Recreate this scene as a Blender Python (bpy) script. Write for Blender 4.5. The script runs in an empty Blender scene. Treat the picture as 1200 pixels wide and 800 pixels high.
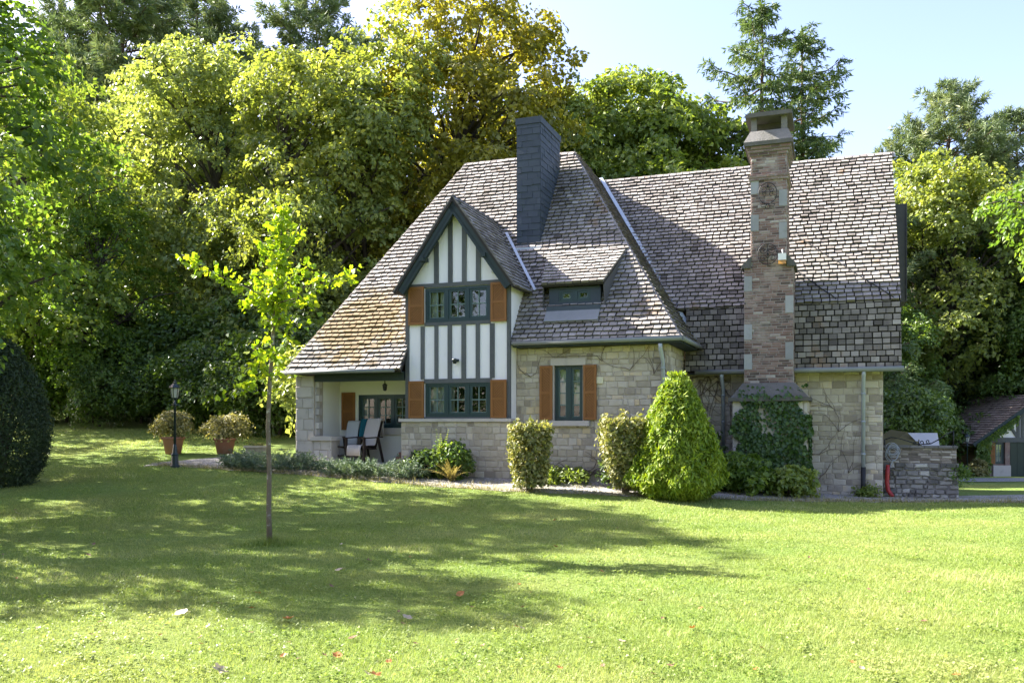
import bpy, math, random
import numpy as np
from mathutils import Vector, Matrix

# ------------------------------------------------------------------ camera, sky, sun, exposure
S = bpy.context.scene
COL = S.collection
F = 1016.0                       # focal length in pixels of the 1200 px wide photograph
HZ = 495.0                       # pixel row of the horizon
EYE = 1.6
cam_d = bpy.data.cameras.new("camera")
cam_d.sensor_width = 36.0
cam_d.lens = 36.0 * F / 1200.0
cam_d.shift_y = (HZ - 400.0) / 1200.0
cam_d.clip_start = 0.1
cam_d.clip_end = 4000.0
cam = bpy.data.objects.new("camera", cam_d)
cam.location = (0, 0, EYE)
cam.rotation_euler = (math.pi / 2, 0, 0)
COL.objects.link(cam)
S.camera = cam

SUN_EL = math.radians(37.0)
SUN_AZ = math.radians(-66.0)     # clockwise from +Y: the sun stands behind the trees on the left
W = bpy.data.worlds.new("World")
S.world = W
W.use_nodes = True
wn = W.node_tree
sky = wn.nodes.new('ShaderNodeTexSky')
sky.sky_type = 'NISHITA'
sky.sun_disc = False
sky.sun_elevation = SUN_EL
sky.sun_rotation = SUN_AZ
sky.air_density = 1.0
sky.dust_density = 1.8
sky.ozone_density = 1.6
tint = wn.nodes.new('ShaderNodeMix'); tint.data_type = 'RGBA'; tint.blend_type = 'MULTIPLY'
tint.inputs[0].default_value = 1.0; tint.inputs[7].default_value = (1.02, 0.90, 0.99, 1)
wn.links.new(sky.outputs[0], tint.inputs[6]); wn.links.new(tint.outputs[2], wn.nodes['Background'].inputs[0])
wn.nodes['Background'].inputs[1].default_value = 0.092

sun_d = bpy.data.lights.new("sun", 'SUN')
sun_d.energy = 5.0
sun_d.angle = math.radians(0.55)
sun_d.color = (1.0, 0.955, 0.875)
sun = bpy.data.objects.new("sun", sun_d)
COL.objects.link(sun)
to_sun = Vector((math.sin(SUN_AZ) * math.cos(SUN_EL), math.cos(SUN_AZ) * math.cos(SUN_EL), math.sin(SUN_EL)))
sun.rotation_euler = to_sun.to_track_quat('Z', 'Y').to_euler()
sun.location = to_sun * 60

S.view_settings.view_transform = 'Standard'
S.view_settings.look = 'None'
S.view_settings.gamma = 1.0
S.view_settings.use_curve_mapping = False
S.view_settings.exposure = 2.4
S.render.engine = 'CYCLES'
cy = S.cycles
cy.use_denoising = True
cy.max_bounces = 8
cy.diffuse_bounces = 4
cy.glossy_bounces = 3
cy.transmission_bounces = 4
cy.transparent_max_bounces = 8
cy.caustics_reflective = False
cy.caustics_refractive = False
cy.sample_clamp_indirect = 6.0

R = random.Random(11)
NR = np.random.default_rng(11)

# ------------------------------------------------------------------ small tools
def smooth(a, b, x):
    t = np.clip((np.asarray(x, float) - a) / (b - a), 0, 1)
    return t * t * (3 - 2 * t)

def sp(t):
    t = np.asarray(t, float)
    return np.where(t > 20, t, np.log1p(np.exp(np.minimum(t, 20) * 1.5)) / 1.5)

def height(X, Y):
    X = np.asarray(X, float); Y = np.asarray(Y, float)
    z = 0.085 * (sp(Y - 14) - sp(Y - 52)) * (1 - smooth(0.5, 8.0, X))
    z = z - 0.045 * (sp(Y - 18.6) - sp(Y - 50)) * smooth(7.0, 13.0, X)
    z = z + 0.02 * np.sin(X * 0.7 + 1.3) * np.sin(Y * 0.55 + 0.4) * smooth(3, 7, Y)
    return z

def hz(x, y): return float(height(x, y))

def at(px, py, Y):
    return Vector(((px - 600) / F * Y, Y, EYE + (HZ - py) / F * Y))

def ground_at(px, py):
    Y = 3.0
    while Y < 400:
        if EYE + (HZ - py) / F * Y < hz((px - 600) / F * Y, Y): break
        Y += 0.02
    X = (px - 600) / F * Y
    return Vector((X, Y, hz(X, Y)))

def mk_mesh(name, V, Fa, tone=None, smooth_shade=False):
    """V (n,3), Fa (m,k) fixed k -> mesh with a per-face 'tone'."""
    V = np.asarray(V, np.float32); Fa = np.asarray(Fa, np.int32)
    me = bpy.data.meshes.new(name)
    m, k = Fa.shape
    me.vertices.add(len(V)); me.vertices.foreach_set('co', V.ravel())
    me.loops.add(m * k); me.loops.foreach_set('vertex_index', Fa.ravel())
    me.polygons.add(m)
    me.polygons.foreach_set('loop_start', np.arange(0, m * k, k, dtype=np.int32))
    try: me.polygons.foreach_set('loop_total', np.full(m, k, np.int32))
    except Exception: pass
    me.polygons.foreach_set('use_smooth', np.full(m, smooth_shade, bool))
    if tone is not None:
        at_ = me.attributes.new('tone', 'FLOAT', 'FACE')
        at_.data.foreach_set('value', np.asarray(tone, np.float32))
    me.update(calc_edges=True)
    return me

def link(name, me, mat=None, parent=None, loc=None):
    o = bpy.data.objects.new(name, me)
    COL.objects.link(o)
    if mat is not None:
        if me.materials: 
            o.material_slots[0].link = 'OBJECT'; o.material_slots[0].material = mat
        else:
            me.materials.append(mat)
    if parent is not None: o.parent = parent
    if loc is not None: o.location = loc
    return o

def tag(o, label=None, cat=None, group=None, kind=None):
    if label: o['label'] = label
    if cat: o['category'] = cat
    if group: o['group'] = group
    if kind: o['kind'] = kind
    return o

def empty(name, loc, label, cat, group=None, rotz=0.0):
    o = bpy.data.objects.new(name, None)
    COL.objects.link(o)
    o.location = loc; o.rotation_euler = (0, 0, rotz)
    return tag(o, label, cat, group)

class MB:
    """collects faces of one mesh, with a tone per face"""
    def __init__(s): s.v = []; s.f = []; s.t = []; s.sm = []
    def face(s, pts, tone=0.5, sm=False):
        i = len(s.v); s.v += [tuple(p) for p in pts]; s.f.append(list(range(i, i + len(pts)))); s.t.append(tone); s.sm.append(sm)
    def hexa(s, p, tone=0.5):
        i = len(s.v); s.v += [tuple(q) for q in p]
        for q in ((0, 3, 2, 1), (4, 5, 6, 7), (0, 1, 5, 4), (1, 2, 6, 5), (2, 3, 7, 6), (3, 0, 4, 7)):
            s.f.append([i + k for k in q]); s.t.append(tone); s.sm.append(False)
    def box(s, x0, x1, y0, y1, z0, z1, tone=0.5):
        s.hexa([(x0, y0, z0), (x1, y0, z0), (x1, y1, z0), (x0, y1, z0), (x0, y0, z1), (x1, y0, z1), (x1, y1, z1), (x0, y1, z1)], tone)
    def beam(s, p, q, up, w, d, tone=0.5):
        """box from p to q, w wide across 'up', d along it"""
        p = Vector(p); q = Vector(q); ax = (q - p).normalized(); up = Vector(up)
        n = (up - ax * up.dot(ax)).normalized(); sd = ax.cross(n) * (w / 2); n = n * (d / 2)
        s.hexa([p - sd - n, p + sd - n, p + sd + n, p - sd + n, q - sd - n, q + sd - n, q + sd + n, q - sd + n], tone)
    def prism(s, poly, off, tone=0.5):
        """planar polygon extruded by vector off"""
        off = Vector(off); a = [Vector(p) for p in poly]; b = [p + off for p in a]; n = len(a)
        s.face(a[::-1], tone); s.face(b, tone)
        for i in range(n): s.face([a[i], a[(i + 1) % n], b[(i + 1) % n], b[i]], tone)
    def tube(s, pts, rad, n=8, tone=0.5, cap=True, closed=False):
        pts = [Vector(p) for p in pts]
        if not hasattr(rad, '__len__'): rad = [rad] * len(pts)
        base = len(s.v); prev = None; N = len(pts)
        for i, p in enumerate(pts):
            if closed: d = pts[(i + 1) % N] - pts[i - 1]
            else: d = pts[min(i + 1, N - 1)] - pts[max(i - 1, 0)]
            d = d.normalized() if d.length > 1e-9 else Vector((0, 0, 1))
            if prev is None:
                prev = d.cross(Vector((0, 0, 1)) if abs(d.z) < .9 else Vector((1, 0, 0)))
            a = (prev - d * prev.dot(d)).normalized(); prev = a; b = d.cross(a)
            for k in range(n):
                t = 2 * math.pi * k / n
                s.v.append(tuple(p + (a * math.cos(t) + b * math.sin(t)) * rad[i]))
        for i in range(N if closed else N - 1):
            j = (i + 1) % N
            for k in range(n):
                s.f.append([base + i * n + k, base + i * n + (k + 1) % n, base + j * n + (k + 1) % n, base + j * n + k]); s.t.append(tone); s.sm.append(True)
        if cap and not closed:
            s.f.append([base + k for k in range(n)][::-1]); s.t.append(tone); s.sm.append(False)
            s.f.append([base + (N - 1) * n + k for k in range(n)]); s.t.append(tone); s.sm.append(False)
    def lathe(s, prof, c, n=20, tone=0.5, flat=False):
        base = len(s.v); c = Vector(c)
        for (r, z) in prof:
            for k in range(n):
                t = 2 * math.pi * (k + .5) / n
                s.v.append((c.x + r * math.cos(t), c.y + r * math.sin(t), c.z + z))
        for i in range(len(prof) - 1):
            for k in range(n):
                s.f.append([base + i * n + k, base + i * n + (k + 1) % n, base + (i + 1) * n + (k + 1) % n, base + (i + 1) * n + k]); s.t.append(tone); s.sm.append(not flat)
        s.f.append([base + k for k in range(n)][::-1]); s.t.append(tone); s.sm.append(False)
        m = base + (len(prof) - 1) * n
        s.f.append([m + k for k in range(n)]); s.t.append(tone); s.sm.append(False)
    def build(s, name, mat, parent=None, label=None):
        me = bpy.data.meshes.new(name)
        me.from_pydata(s.v, [], s.f)
        a = me.attributes.new('tone', 'FLOAT', 'FACE'); a.data.foreach_set('value', np.array(s.t, np.float32))
        me.polygons.foreach_set('use_smooth', np.array(s.sm, bool))
        me.materials.append(mat); me.update()
        o = bpy.data.objects.new(name, me); COL.objects.link(o)
        if parent is not None: o.parent = parent
        if label: o['label'] = label
        return o

# ------------------------------------------------------------------ materials
def new_mat(name):
    m = bpy.data.materials.new(name); m.use_nodes = True
    nt = m.node_tree
    return m, nt, nt.nodes['Principled BSDF'], nt.nodes['Material Output']

def nd(nt, typ, **kw):
    n = nt.nodes.new(typ)
    for k, v in kw.items():
        if k.startswith('i_'):
            key = k[2:]; key = int(key) if key.isdigit() else key
            n.inputs[key].default_value = v
        else: setattr(n, k, v)
    return n

def ramp(nt, fac, stops):
    r = nt.nodes.new('ShaderNodeValToRGB'); e = r.color_ramp.elements
    while len(e) < len(stops): e.new(0.5)
    for i, (p, c) in enumerate(stops):
        e[i].position = p; e[i].color = (*c, 1)
    nt.links.new(fac, r.inputs[0]); return r.outputs[0]

def mixc(nt, fac, a, b, mode='MIX'):
    m = nt.nodes.new('ShaderNodeMix'); m.data_type = 'RGBA'; m.blend_type = mode
    for sock, v in ((m.inputs[0], fac), (m.inputs[6], a), (m.inputs[7], b)):
        if hasattr(v, 'links'): nt.links.new(v, sock)
        elif isinstance(v, (int, float)): sock.default_value = v
        else: sock.default_value = (*v, 1)
    return m.outputs[2]

def noise(nt, scale, detail=4, rough=.55, vec=None, dist=0.0):
    n = nd(nt, 'ShaderNodeTexNoise'); n.inputs['Scale'].default_value = scale; n.inputs['Detail'].default_value = detail
    n.inputs['Roughness'].default_value = rough; n.inputs['Distortion'].default_value = dist
    if vec is not None: nt.links.new(vec, n.inputs['Vector'])
    return n.outputs[0]

def coords(nt, kind='Object'): return nd(nt, 'ShaderNodeTexCoord').outputs[kind]
def tone_of(nt): return nd(nt, 'ShaderNodeAttribute', attribute_name='tone').outputs['Fac']

def bump(nt, h, strength=.4, dist=.02):
    b = nd(nt, 'ShaderNodeBump'); b.inputs['Strength'].default_value = strength; b.inputs['Distance'].default_value = dist
    nt.links.new(h, b.inputs['Height']); return b.outputs[0]

def mathn(nt, op, a, b=None, clamp=False):
    m = nd(nt, 'ShaderNodeMath', operation=op); m.use_clamp = clamp
    for i, v in enumerate((a, b)):
        if v is None: continue
        if hasattr(v, 'links'): nt.links.new(v, m.inputs[i])
        else: m.inputs[i].default_value = v
    return m.outputs[0]

def tone_mat(name, stops, nscale=8.0, namp=.35, rough=.85, bumps=(30, .3, .01), stain=None, spec=.3, moss=None):
    """colour from the per-face tone plus noise; an optional stain colour by a second noise"""
    m, nt, P, out = new_mat(name); co = coords(nt)
    n1 = noise(nt, nscale, 5, .6, co)
    fac = mathn(nt, 'ADD', tone_of(nt), mathn(nt, 'MULTIPLY', mathn(nt, 'SUBTRACT', n1, .5), namp * 2), True)
    c = ramp(nt, fac, stops)
    for st in ([stain] if stain and not isinstance(stain, list) else (stain or [])):
        sc, lo, hi, col, amt = st
        k = ramp(nt, noise(nt, sc, 6, .65, co), [(lo, (0, 0, 0)), (hi, (amt, amt, amt))])
        c = mixc(nt, k, c, col)
    if moss:
        cen, rad, col, amt = moss
        sub = nd(nt, 'ShaderNodeVectorMath', operation='SUBTRACT'); nt.links.new(co, sub.inputs[0]); sub.inputs[1].default_value = cen
        dv = nd(nt, 'ShaderNodeVectorMath', operation='DIVIDE'); nt.links.new(sub.outputs[0], dv.inputs[0]); dv.inputs[1].default_value = rad
        ln = nd(nt, 'ShaderNodeVectorMath', operation='LENGTH'); nt.links.new(dv.outputs[0], ln.inputs[0])
        near = mathn(nt, 'SUBTRACT', 1.0, ln.outputs['Value'], True)
        k = mathn(nt, 'ADD', mathn(nt, 'MULTIPLY', near, .55), noise(nt, 2.6, 6, .7, co))
        c = mixc(nt, ramp(nt, k, [(.62, (0, 0, 0)), (.80, (amt, amt, amt))]), c, col)
    nt.links.new(c, P.inputs['Base Color'])
    P.inputs['Roughness'].default_value = rough
    P.inputs['Specular IOR Level'].default_value = spec
    if bumps:
        nt.links.new(bump(nt, noise(nt, bumps[0], 5, .6, co), bumps[1], bumps[2]), P.inputs['Normal'])
    return m

def leaf_mat(name, stops, trans=.42, tcol=None, rough=.42, gloss=.5, patch=None):
    """leaf: diffuse front, light passing through, thin sheen. colour from the leaf's own tone + slow variation"""
    m, nt, P, out = new_mat(name)
    co = coords(nt)
    fac = mathn(nt, 'ADD', tone_of(nt), mathn(nt, 'MULTIPLY', mathn(nt, 'SUBTRACT', noise(nt, .35, 3, .6, co), .5), .55), True)
    c = ramp(nt, fac, stops)
    if patch:
        sc, lo, hi, col = patch
        c = mixc(nt, ramp(nt, noise(nt, sc, 3, .6, co), [(lo, (0, 0, 0)), (hi, (1, 1, 1))]), c, col)
    nt.links.new(c, P.inputs['Base Color'])
    P.inputs['Roughness'].default_value = rough
    P.inputs['Specular IOR Level'].default_value = gloss
    tr = nd(nt, 'ShaderNodeBsdfTranslucent')
    tc = mixc(nt, 1.0, c, tcol or (1.5, 1.45, .55), 'MULTIPLY')
    nt.links.new(tc, tr.inputs['Color'])
    mx = nd(nt, 'ShaderNodeMixShader'); mx.inputs[0].default_value = trans
    nt.links.new(P.outputs[0], mx.inputs[1]); nt.links.new(tr.outputs[0], mx.inputs[2])
    nt.links.new(mx.outputs[0], out.inputs['Surface'])
    return m

M = {}
M['tile'] = tone_mat('roof_tile', [(0, (.08, .072, .065)), (.4, (.235, .215, .195)), (1, (.41, .38, .35))], 2.2, .34, .8, (60, .35, .008),
                     [(.9, .66, .78, (.17, .085, .025), .7), (1.6, .62, .74, (.045, .045, .035), .6)])
M['tile_moss'] = tone_mat('roof_tile_mossy', [(0, (.08, .07, .062)), (.4, (.24, .215, .19)), (1, (.42, .385, .35))], 2.2, .34, .85, (60, .4, .01),
                          [(1.1, .60, .72, (.19, .095, .025), .75), (1.6, .62, .74, (.05, .05, .035), .55)], moss=((-11.4, -2.2, 3.9), (1.9, 3, 1.5), (.19, .125, .035), .75))
M['underlay'] = tone_mat('roof_underlay', [(0, (.02, .018, .016)), (1, (.04, .035, .03))], 8)
M['ridge'] = tone_mat('ridge_tile', [(0, (.16, .14, .13)), (1, (.38, .34, .31))], 6, .3)
M['stone'] = tone_mat('rubble_stone', [(0, (.27, .23, .18)), (.4, (.43, .375, .29)), (.75, (.53, .48, .40)), (1, (.56, .45, .29))], 7, .3, .9, (35, .5, .015),
                      [(1.1, .56, .72, (.36, .29, .15), .55), (2.3, .62, .75, (.14, .135, .12), .55)])
M['stone_plain'] = tone_mat('dressed_stone', [(0, (.38, .345, .31)), (1, (.54, .49, .44))], 5, .3, .85, (40, .3, .008), [(2.0, .58, .75, (.2, .19, .16), .5)])
M['mortar'] = tone_mat('mortar', [(0, (.30, .26, .215)), (1, (.44, .39, .32))], 9, .4, .95, (50, .5, .01))
M['brick'] = tone_mat('brick', [(0, (.085, .06, .055)), (.4, (.185, .115, .098)), (.8, (.26, .185, .16)), (1, (.36, .33, .30))], 9, .25, .9, (60, .4, .006),
                      [(1.2, .56, .75, (.13, .15, .08), .5), (1.7, .52, .70, (.36, .33, .29), .65), (5, .60, .70, (.07, .06, .055), .5)])
M['old_brick'] = tone_mat('old_garden_brick', [(0, (.10, .085, .07)), (.5, (.22, .185, .15)), (1, (.42, .38, .33))], 9, .3, .95, (60, .5, .008), [(2, .58, .75, (.12, .13, .08), .5)])
M['brick_mortar'] = tone_mat('brick_mortar', [(0, (.20, .185, .17)), (1, (.29, .27, .25))], 9, .4, .95)
M['bluestone'] = tone_mat('bluestone', [(0, (.20, .205, .21)), (1, (.32, .325, .33))], 6, .3, .8, (40, .3, .006), [(2, .6, .75, (.15, .16, .12), .6)])
M['cap_stone'] = tone_mat('weathered_cap_stone', [(0, (.085, .082, .075)), (1, (.19, .18, .165))], 5, .4, .9, (25, .5, .02), [(2.4, .5, .7, (.09, .085, .06), .7)])
M['dark_stone'] = tone_mat('dark_rubble', [(0, (.10, .095, .085)), (.5, (.23, .215, .19)), (1, (.44, .42, .37))], 7, .35, .9, (30, .6, .02), [(1.5, .55, .7, (.06, .08, .03), .5)])
M['plaster'] = tone_mat('white_plaster', [(0, (.74, .71, .72)), (1, (.83, .80, .81))], 2.5, .4, .9, (20, .12, .01), [(1.6, .62, .85, (.50, .50, .44), .5)])
M['porch_plaster'] = tone_mat('porch_plaster', [(0, (.66, .64, .56)), (1, (.76, .74, .66))], 1.5, .4, .9, (20, .15, .01), [(1.2, .60, .80, (.45, .42, .34), .5)])
M['timber'] = tone_mat('grey_timber', [(0, (.07, .074, .076)), (1, (.125, .13, .132))], 10, .4, .75, (30, .3, .006))
M['teal'] = tone_mat('teal_paint', [(0, (.005, .024, .028)), (1, (.009, .038, .043))], 5, .3, .38, None, spec=.5)
M['glazing_bar'] = tone_mat('putty_bar', [(0, (.10, .16, .15)), (1, (.16, .22, .20))], 6, .3, .5, None)
M['shutter'] = tone_mat('orange_brown_paint', [(0, (.165, .068, .018)), (1, (.26, .112, .032))], 6, .35, .55, (40, .15, .004), [(3, .6, .8, (.20, .07, .02), .5)])
M['slate'] = tone_mat('slate_cladding', [(0, (.030, .040, .054)), (1, (.058, .072, .092))], 6, .25, .6, (40, .2, .004), spec=.25)
M['dark_slate'] = tone_mat('dark_roof_slate', [(0, (.04, .04, .045)), (1, (.11, .105, .11))], 6, .3, .7, (40, .3, .006))
M['zinc'] = tone_mat('zinc', [(0, (.28, .31, .33)), (1, (.42, .45, .47))], 3, .4, .45, None, spec=.5)
M['lead'] = tone_mat('lead_flashing', [(0, (.42, .46, .52)), (1, (.58, .62, .68))], 4, .4, .4, None, spec=.5)
M['gutter'] = tone_mat('gutter_zinc', [(0, (.15, .16, .15)), (1, (.24, .25, .24))], 4, .4, .6, None)
M['green_board'] = tone_mat('dark_green_board', [(0, (.018, .030, .032)), (1, (.034, .050, .052))], 7, .4, .6, (30, .2, .004))
M['iron'] = tone_mat('wrought_iron', [(0, (.012, .013, .014)), (1, (.03, .03, .03))], 9, .4, .55, None)
M['lamp_paint'] = tone_mat('lamp_green_black', [(0, (.010, .020, .022)), (1, (.02, .035, .038))], 6, .3, .4, None, spec=.5)
M['frosted'] = tone_mat('frosted_lamp_glass', [(0, (.30, .32, .26)), (1, (.42, .44, .36))], 3, .3, .25, None, spec=.5)
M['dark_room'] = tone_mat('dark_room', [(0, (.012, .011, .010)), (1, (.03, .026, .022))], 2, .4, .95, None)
M['curtain'] = tone_mat('net_curtain', [(0, (.55, .55, .52)), (1, (.72, .72, .69))], 5, .3, .9, None)
M['terracotta'] = tone_mat('terracotta', [(0, (.26, .12, .085)), (1, (.38, .19, .14))], 4, .4, .9, (40, .2, .005), [(2.5, .55, .75, (.42, .33, .27), .5)])
M['soil'] = tone_mat('soil', [(0, (.03, .022, .015)), (1, (.07, .05, .035))], 12, .4, .95, (40, .6, .02))
M['bark'] = tone_mat('bark', [(0, (.035, .028, .022)), (1, (.10, .085, .068))], 6, .5, .95, (18, .8, .03))
M['pine_bark'] = tone_mat('pine_bark', [(0, (.05, .032, .022)), (1, (.15, .095, .062))], 6, .5, .95, (18, .8, .03))
M['ginkgo_bark'] = tone_mat('ginkgo_bark', [(0, (.10, .075, .05)), (1, (.20, .16, .11))], 14, .5, .95, (30, .8, .01), [(9, .56, .64, (.42, .40, .33), .8)])
M['vine'] = tone_mat('bare_vine', [(0, (.09, .07, .05)), (1, (.19, .15, .115))], 10, .4, .95, None)
M['wood_dark'] = tone_mat('dark_chair_wood', [(0, (.02, .014, .011)), (1, (.05, .032, .024))], 8, .4, .5, None)
M['towel_grey'] = tone_mat('grey_towel', [(0, (.42, .42, .41)), (1, (.56, .56, .55))], 20, .3, .95, (90, .4, .005))
M['towel_teal'] = tone_mat('teal_towel', [(0, (.01, .10, .13)), (1, (.02, .15, .18))], 20, .3, .95, (90, .4, .005))
M['red'] = tone_mat('red_plastic', [(0, (.30, .015, .012)), (1, (.42, .03, .022))], 8, .3, .4, None, spec=.5)
M['hose'] = tone_mat('grey_hose', [(0, (.28, .31, .34)), (1, (.42, .45, .48))], 8, .3, .5, None)
M['olive'] = tone_mat('olive_canvas', [(0, (.10, .085, .03)), (1, (.16, .135, .055))], 5, .3, .9, None)
M['pale_canvas'] = tone_mat('pale_canvas', [(0, (.42, .40, .44)), (1, (.52, .50, .54))], 3, .3, .9, None)
M['garage_tile'] = tone_mat('garage_tile', [(0, (.12, .095, .075)), (.5, (.27, .205, .165)), (1, (.42, .35, .29))], 5, .3, .85, (40, .4, .01), [(.8, .55, .7, (.10, .10, .05), .6)])
M['garage_door'] = tone_mat('garage_door_green', [(0, (.012, .022, .016)), (1, (.025, .04, .03))], 6, .3, .5, None)
M['plastic_white'] = tone_mat('white_plastic', [(0, (.6, .6, .58)), (1, (.75, .75, .73))], 6, .2, .4, None)
M['amber'] = tone_mat('amber_glass', [(0, (.35, .16, .02)), (1, (.5, .26, .04))], 6, .2, .25, None, spec=.6)
M['plaque'] = tone_mat('cream_plaque', [(0, (.55, .52, .36)), (1, (.64, .61, .44))], 6, .2, .5, None)

def glass():
    m, nt, P, out = new_mat('window_glass')
    tr = nd(nt, 'ShaderNodeBsdfTransparent'); tr.inputs[0].default_value = (.80, .86, .84, 1)
    gl = nd(nt, 'ShaderNodeBsdfGlossy'); gl.inputs['Roughness'].default_value = .02; gl.inputs[0].default_value = (.95, 1, .98, 1)
    fr = nd(nt, 'ShaderNodeFresnel'); fr.inputs[0].default_value = 1.6
    nt.links.new(bump(nt, noise(nt, 2.2, 2, .5, coords(nt)), .05, .05), gl.inputs['Normal'])
    k = mathn(nt, 'ADD', mathn(nt, 'MULTIPLY', fr.outputs[0], 1.2), .04, True)
    mx = nd(nt, 'ShaderNodeMixShader'); nt.links.new(k, mx.inputs[0])
    nt.links.new(tr.outputs[0], mx.inputs[1]); nt.links.new(gl.outputs[0], mx.inputs[2])
    nt.links.new(mx.outputs[0], out.inputs['Surface']); return m
M['glass'] = glass()

def striped():
    m, nt, P, out = new_mat('striped_towel'); co = coords(nt)
    w = nd(nt, 'ShaderNodeTexWave', wave_type='BANDS', bands_direction='X'); w.inputs['Scale'].default_value = 11; w.inputs['Distortion'].default_value = .6
    nt.links.new(co, w.inputs['Vector'])
    nt.links.new(ramp(nt, w.outputs[1], [(.35, (.55, .50, .46)), (.6, (.42, .36, .33))]), P.inputs['Base Color'])
    P.inputs['Roughness'].default_value = .95; return m
M['towel_striped'] = striped()

def lawn_mat():
    m, nt, P, out = new_mat('lawn_ground'); co = coords(nt)
    c = ramp(nt, noise(nt, 14, 6, .7, co), [(.25, (.07, .115, .022)), (.5, (.155, .225, .05)), (.75, (.27, .32, .10))])
    c = mixc(nt, ramp(nt, noise(nt, .45, 4, .6, co), [(.4, (0, 0, 0)), (.7, (.55, .55, .55))]), c, (.20, .20, .05))
    nt.links.new(c, P.inputs['Base Color']); P.inputs['Roughness'].default_value = .95; P.inputs['Specular IOR Level'].default_value = .1
    nt.links.new(bump(nt, noise(nt, 55, 4, .7, co), .8, .04), P.inputs['Normal']); return m
M['lawn'] = lawn_mat()

def gravel_mat(name, lo, mid, hi):
    m, nt, P, out = new_mat(name); co = coords(nt)
    v = nd(nt, 'ShaderNodeTexVoronoi'); v.inputs['Scale'].default_value = 32; nt.links.new(co, v.inputs['Vector'])
    sep = nd(nt, 'ShaderNodeSeparateColor'); nt.links.new(v.outputs['Color'], sep.inputs[0])
    c = ramp(nt, sep.outputs[0], [(0, lo), (.5, mid), (1, hi)])
    c = mixc(nt, ramp(nt, noise(nt, 1.3, 5, .65, co), [(.48, (0, 0, 0)), (.66, (.75, .75, .75))]), c, (.13, .12, .05))
    nt.links.new(c, P.inputs['Base Color']); P.inputs['Roughness'].default_value = .95
    nt.links.new(bump(nt, v.outputs['Distance'], .8, .02), P.inputs['Normal']); return m
M['gravel'] = gravel_mat('gravel', (.16, .145, .125), (.30, .275, .24), (.48, .45, .40))
M['drive'] = gravel_mat('drive_gravel', (.13, .13, .13), (.24, .24, .235), (.36, .36, .35))

M['grass'] = leaf_mat('grass_blades', [(0, (.10, .165, .025)), (.5, (.235, .315, .065)), (.85, (.36, .41, .13)), (1, (.48, .46, .25))], .42, (1.2, 1.2, .8), .5, .3,
                      (.55, .46, .74, (.36, .38, .14)))
M['grass_dry'] = leaf_mat('dry_grass', [(0, (.16, .17, .05)), (1, (.38, .34, .17))], .35, (1.2, 1.1, .7))
M['leaf_pale'] = leaf_mat('leaf_pale', [(0, (0.12, 0.168, 0.06)), (.5, (0.24, 0.294, 0.102)), (1, (0.408, 0.444, 0.156))], .44)
M['leaf_gold'] = leaf_mat('leaf_gold', [(0, (.12, .13, .025)), (.5, (.25, .245, .04)), (1, (.42, .36, .055))], .46, (1.4, 1.35, .5))
M['leaf_olive'] = leaf_mat('leaf_olive', [(0, (0.1063, 0.1438, 0.04)), (.5, (0.2188, 0.2687, 0.06875)), (1, (0.3875, 0.4, 0.1063))], .46)
M['leaf_fresh'] = leaf_mat('leaf_fresh', [(0, (.065, .125, .022)), (.5, (.125, .205, .035)), (1, (.22, .30, .055))], .55, (1.4, 1.4, .55))
M['leaf_lime'] = leaf_mat('leaf_lime', [(0, (0.0935, 0.154, 0.0275)), (.5, (0.187, 0.253, 0.0495)), (1, (0.319, 0.363, 0.077))], .46, (1.4, 1.35, .55))
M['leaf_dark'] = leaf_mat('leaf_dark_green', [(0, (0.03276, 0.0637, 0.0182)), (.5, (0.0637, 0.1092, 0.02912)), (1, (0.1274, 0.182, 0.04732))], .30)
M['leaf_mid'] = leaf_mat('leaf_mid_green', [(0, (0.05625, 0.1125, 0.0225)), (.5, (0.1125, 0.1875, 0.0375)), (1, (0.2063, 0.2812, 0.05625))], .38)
M['ginkgo'] = leaf_mat('ginkgo_leaf', [(0, (0.12, 0.228, 0.0144)), (.5, (0.252, 0.36, 0.0216)), (1, (0.432, 0.456, 0.036))], .5, (1.4, 1.35, .5))
M['pine'] = leaf_mat('pine_needles', [(0, (0.0828, 0.1288, 0.0644)), (.5, (0.1564, 0.2116, 0.09568)), (1, (0.276, 0.3036, 0.138))], .22, (1.2, 1.2, .7), .6)
M['fir'] = leaf_mat('fir_needles', [(0, (0.051, 0.0935, 0.0374)), (.5, (0.1054, 0.1615, 0.0544)), (1, (0.221, 0.272, 0.085))], .25, (1.3, 1.3, .6), .6)
M['yew'] = leaf_mat('yew_needles', [(0, (0.0168, 0.0312, 0.012)), (.5, (0.0336, 0.06, 0.0192)), (1, (0.066, 0.102, 0.03))], .18, (1.2, 1.2, .7), .6)
M['thuja'] = leaf_mat('thuja_leaf', [(0, (0.0875, 0.1625, 0.015)), (.5, (0.1875, 0.275, 0.0225)), (1, (0.3375, 0.4, 0.0375))], .34, (1.3, 1.3, .5), .6)
M['box_leaf'] = leaf_mat('clipped_shrub_leaf', [(0, (0.0875, 0.1063, 0.03125)), (.5, (0.2125, 0.225, 0.06875)), (1, (0.425, 0.375, 0.15))], .32, (1.2, 1.2, .6), .5)
M['juniper'] = leaf_mat('juniper_needles', [(0, (0.06, 0.102, 0.072)), (.5, (0.12, 0.174, 0.102)), (1, (0.216, 0.264, 0.12))], .2, (1.2, 1.2, .7), .6)
M['variegated'] = leaf_mat('pale_pot_leaf', [(0, (0.132, 0.132, 0.048)), (.5, (0.252, 0.24, 0.09)), (1, (0.408, 0.36, 0.156))], .32, (1.2, 1.15, .6), .5)
M['fern_gold'] = leaf_mat('straw_fern', [(0, (.22, .19, .06)), (1, (.42, .36, .16))], .35, (1.2, 1.1, .6))
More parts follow.
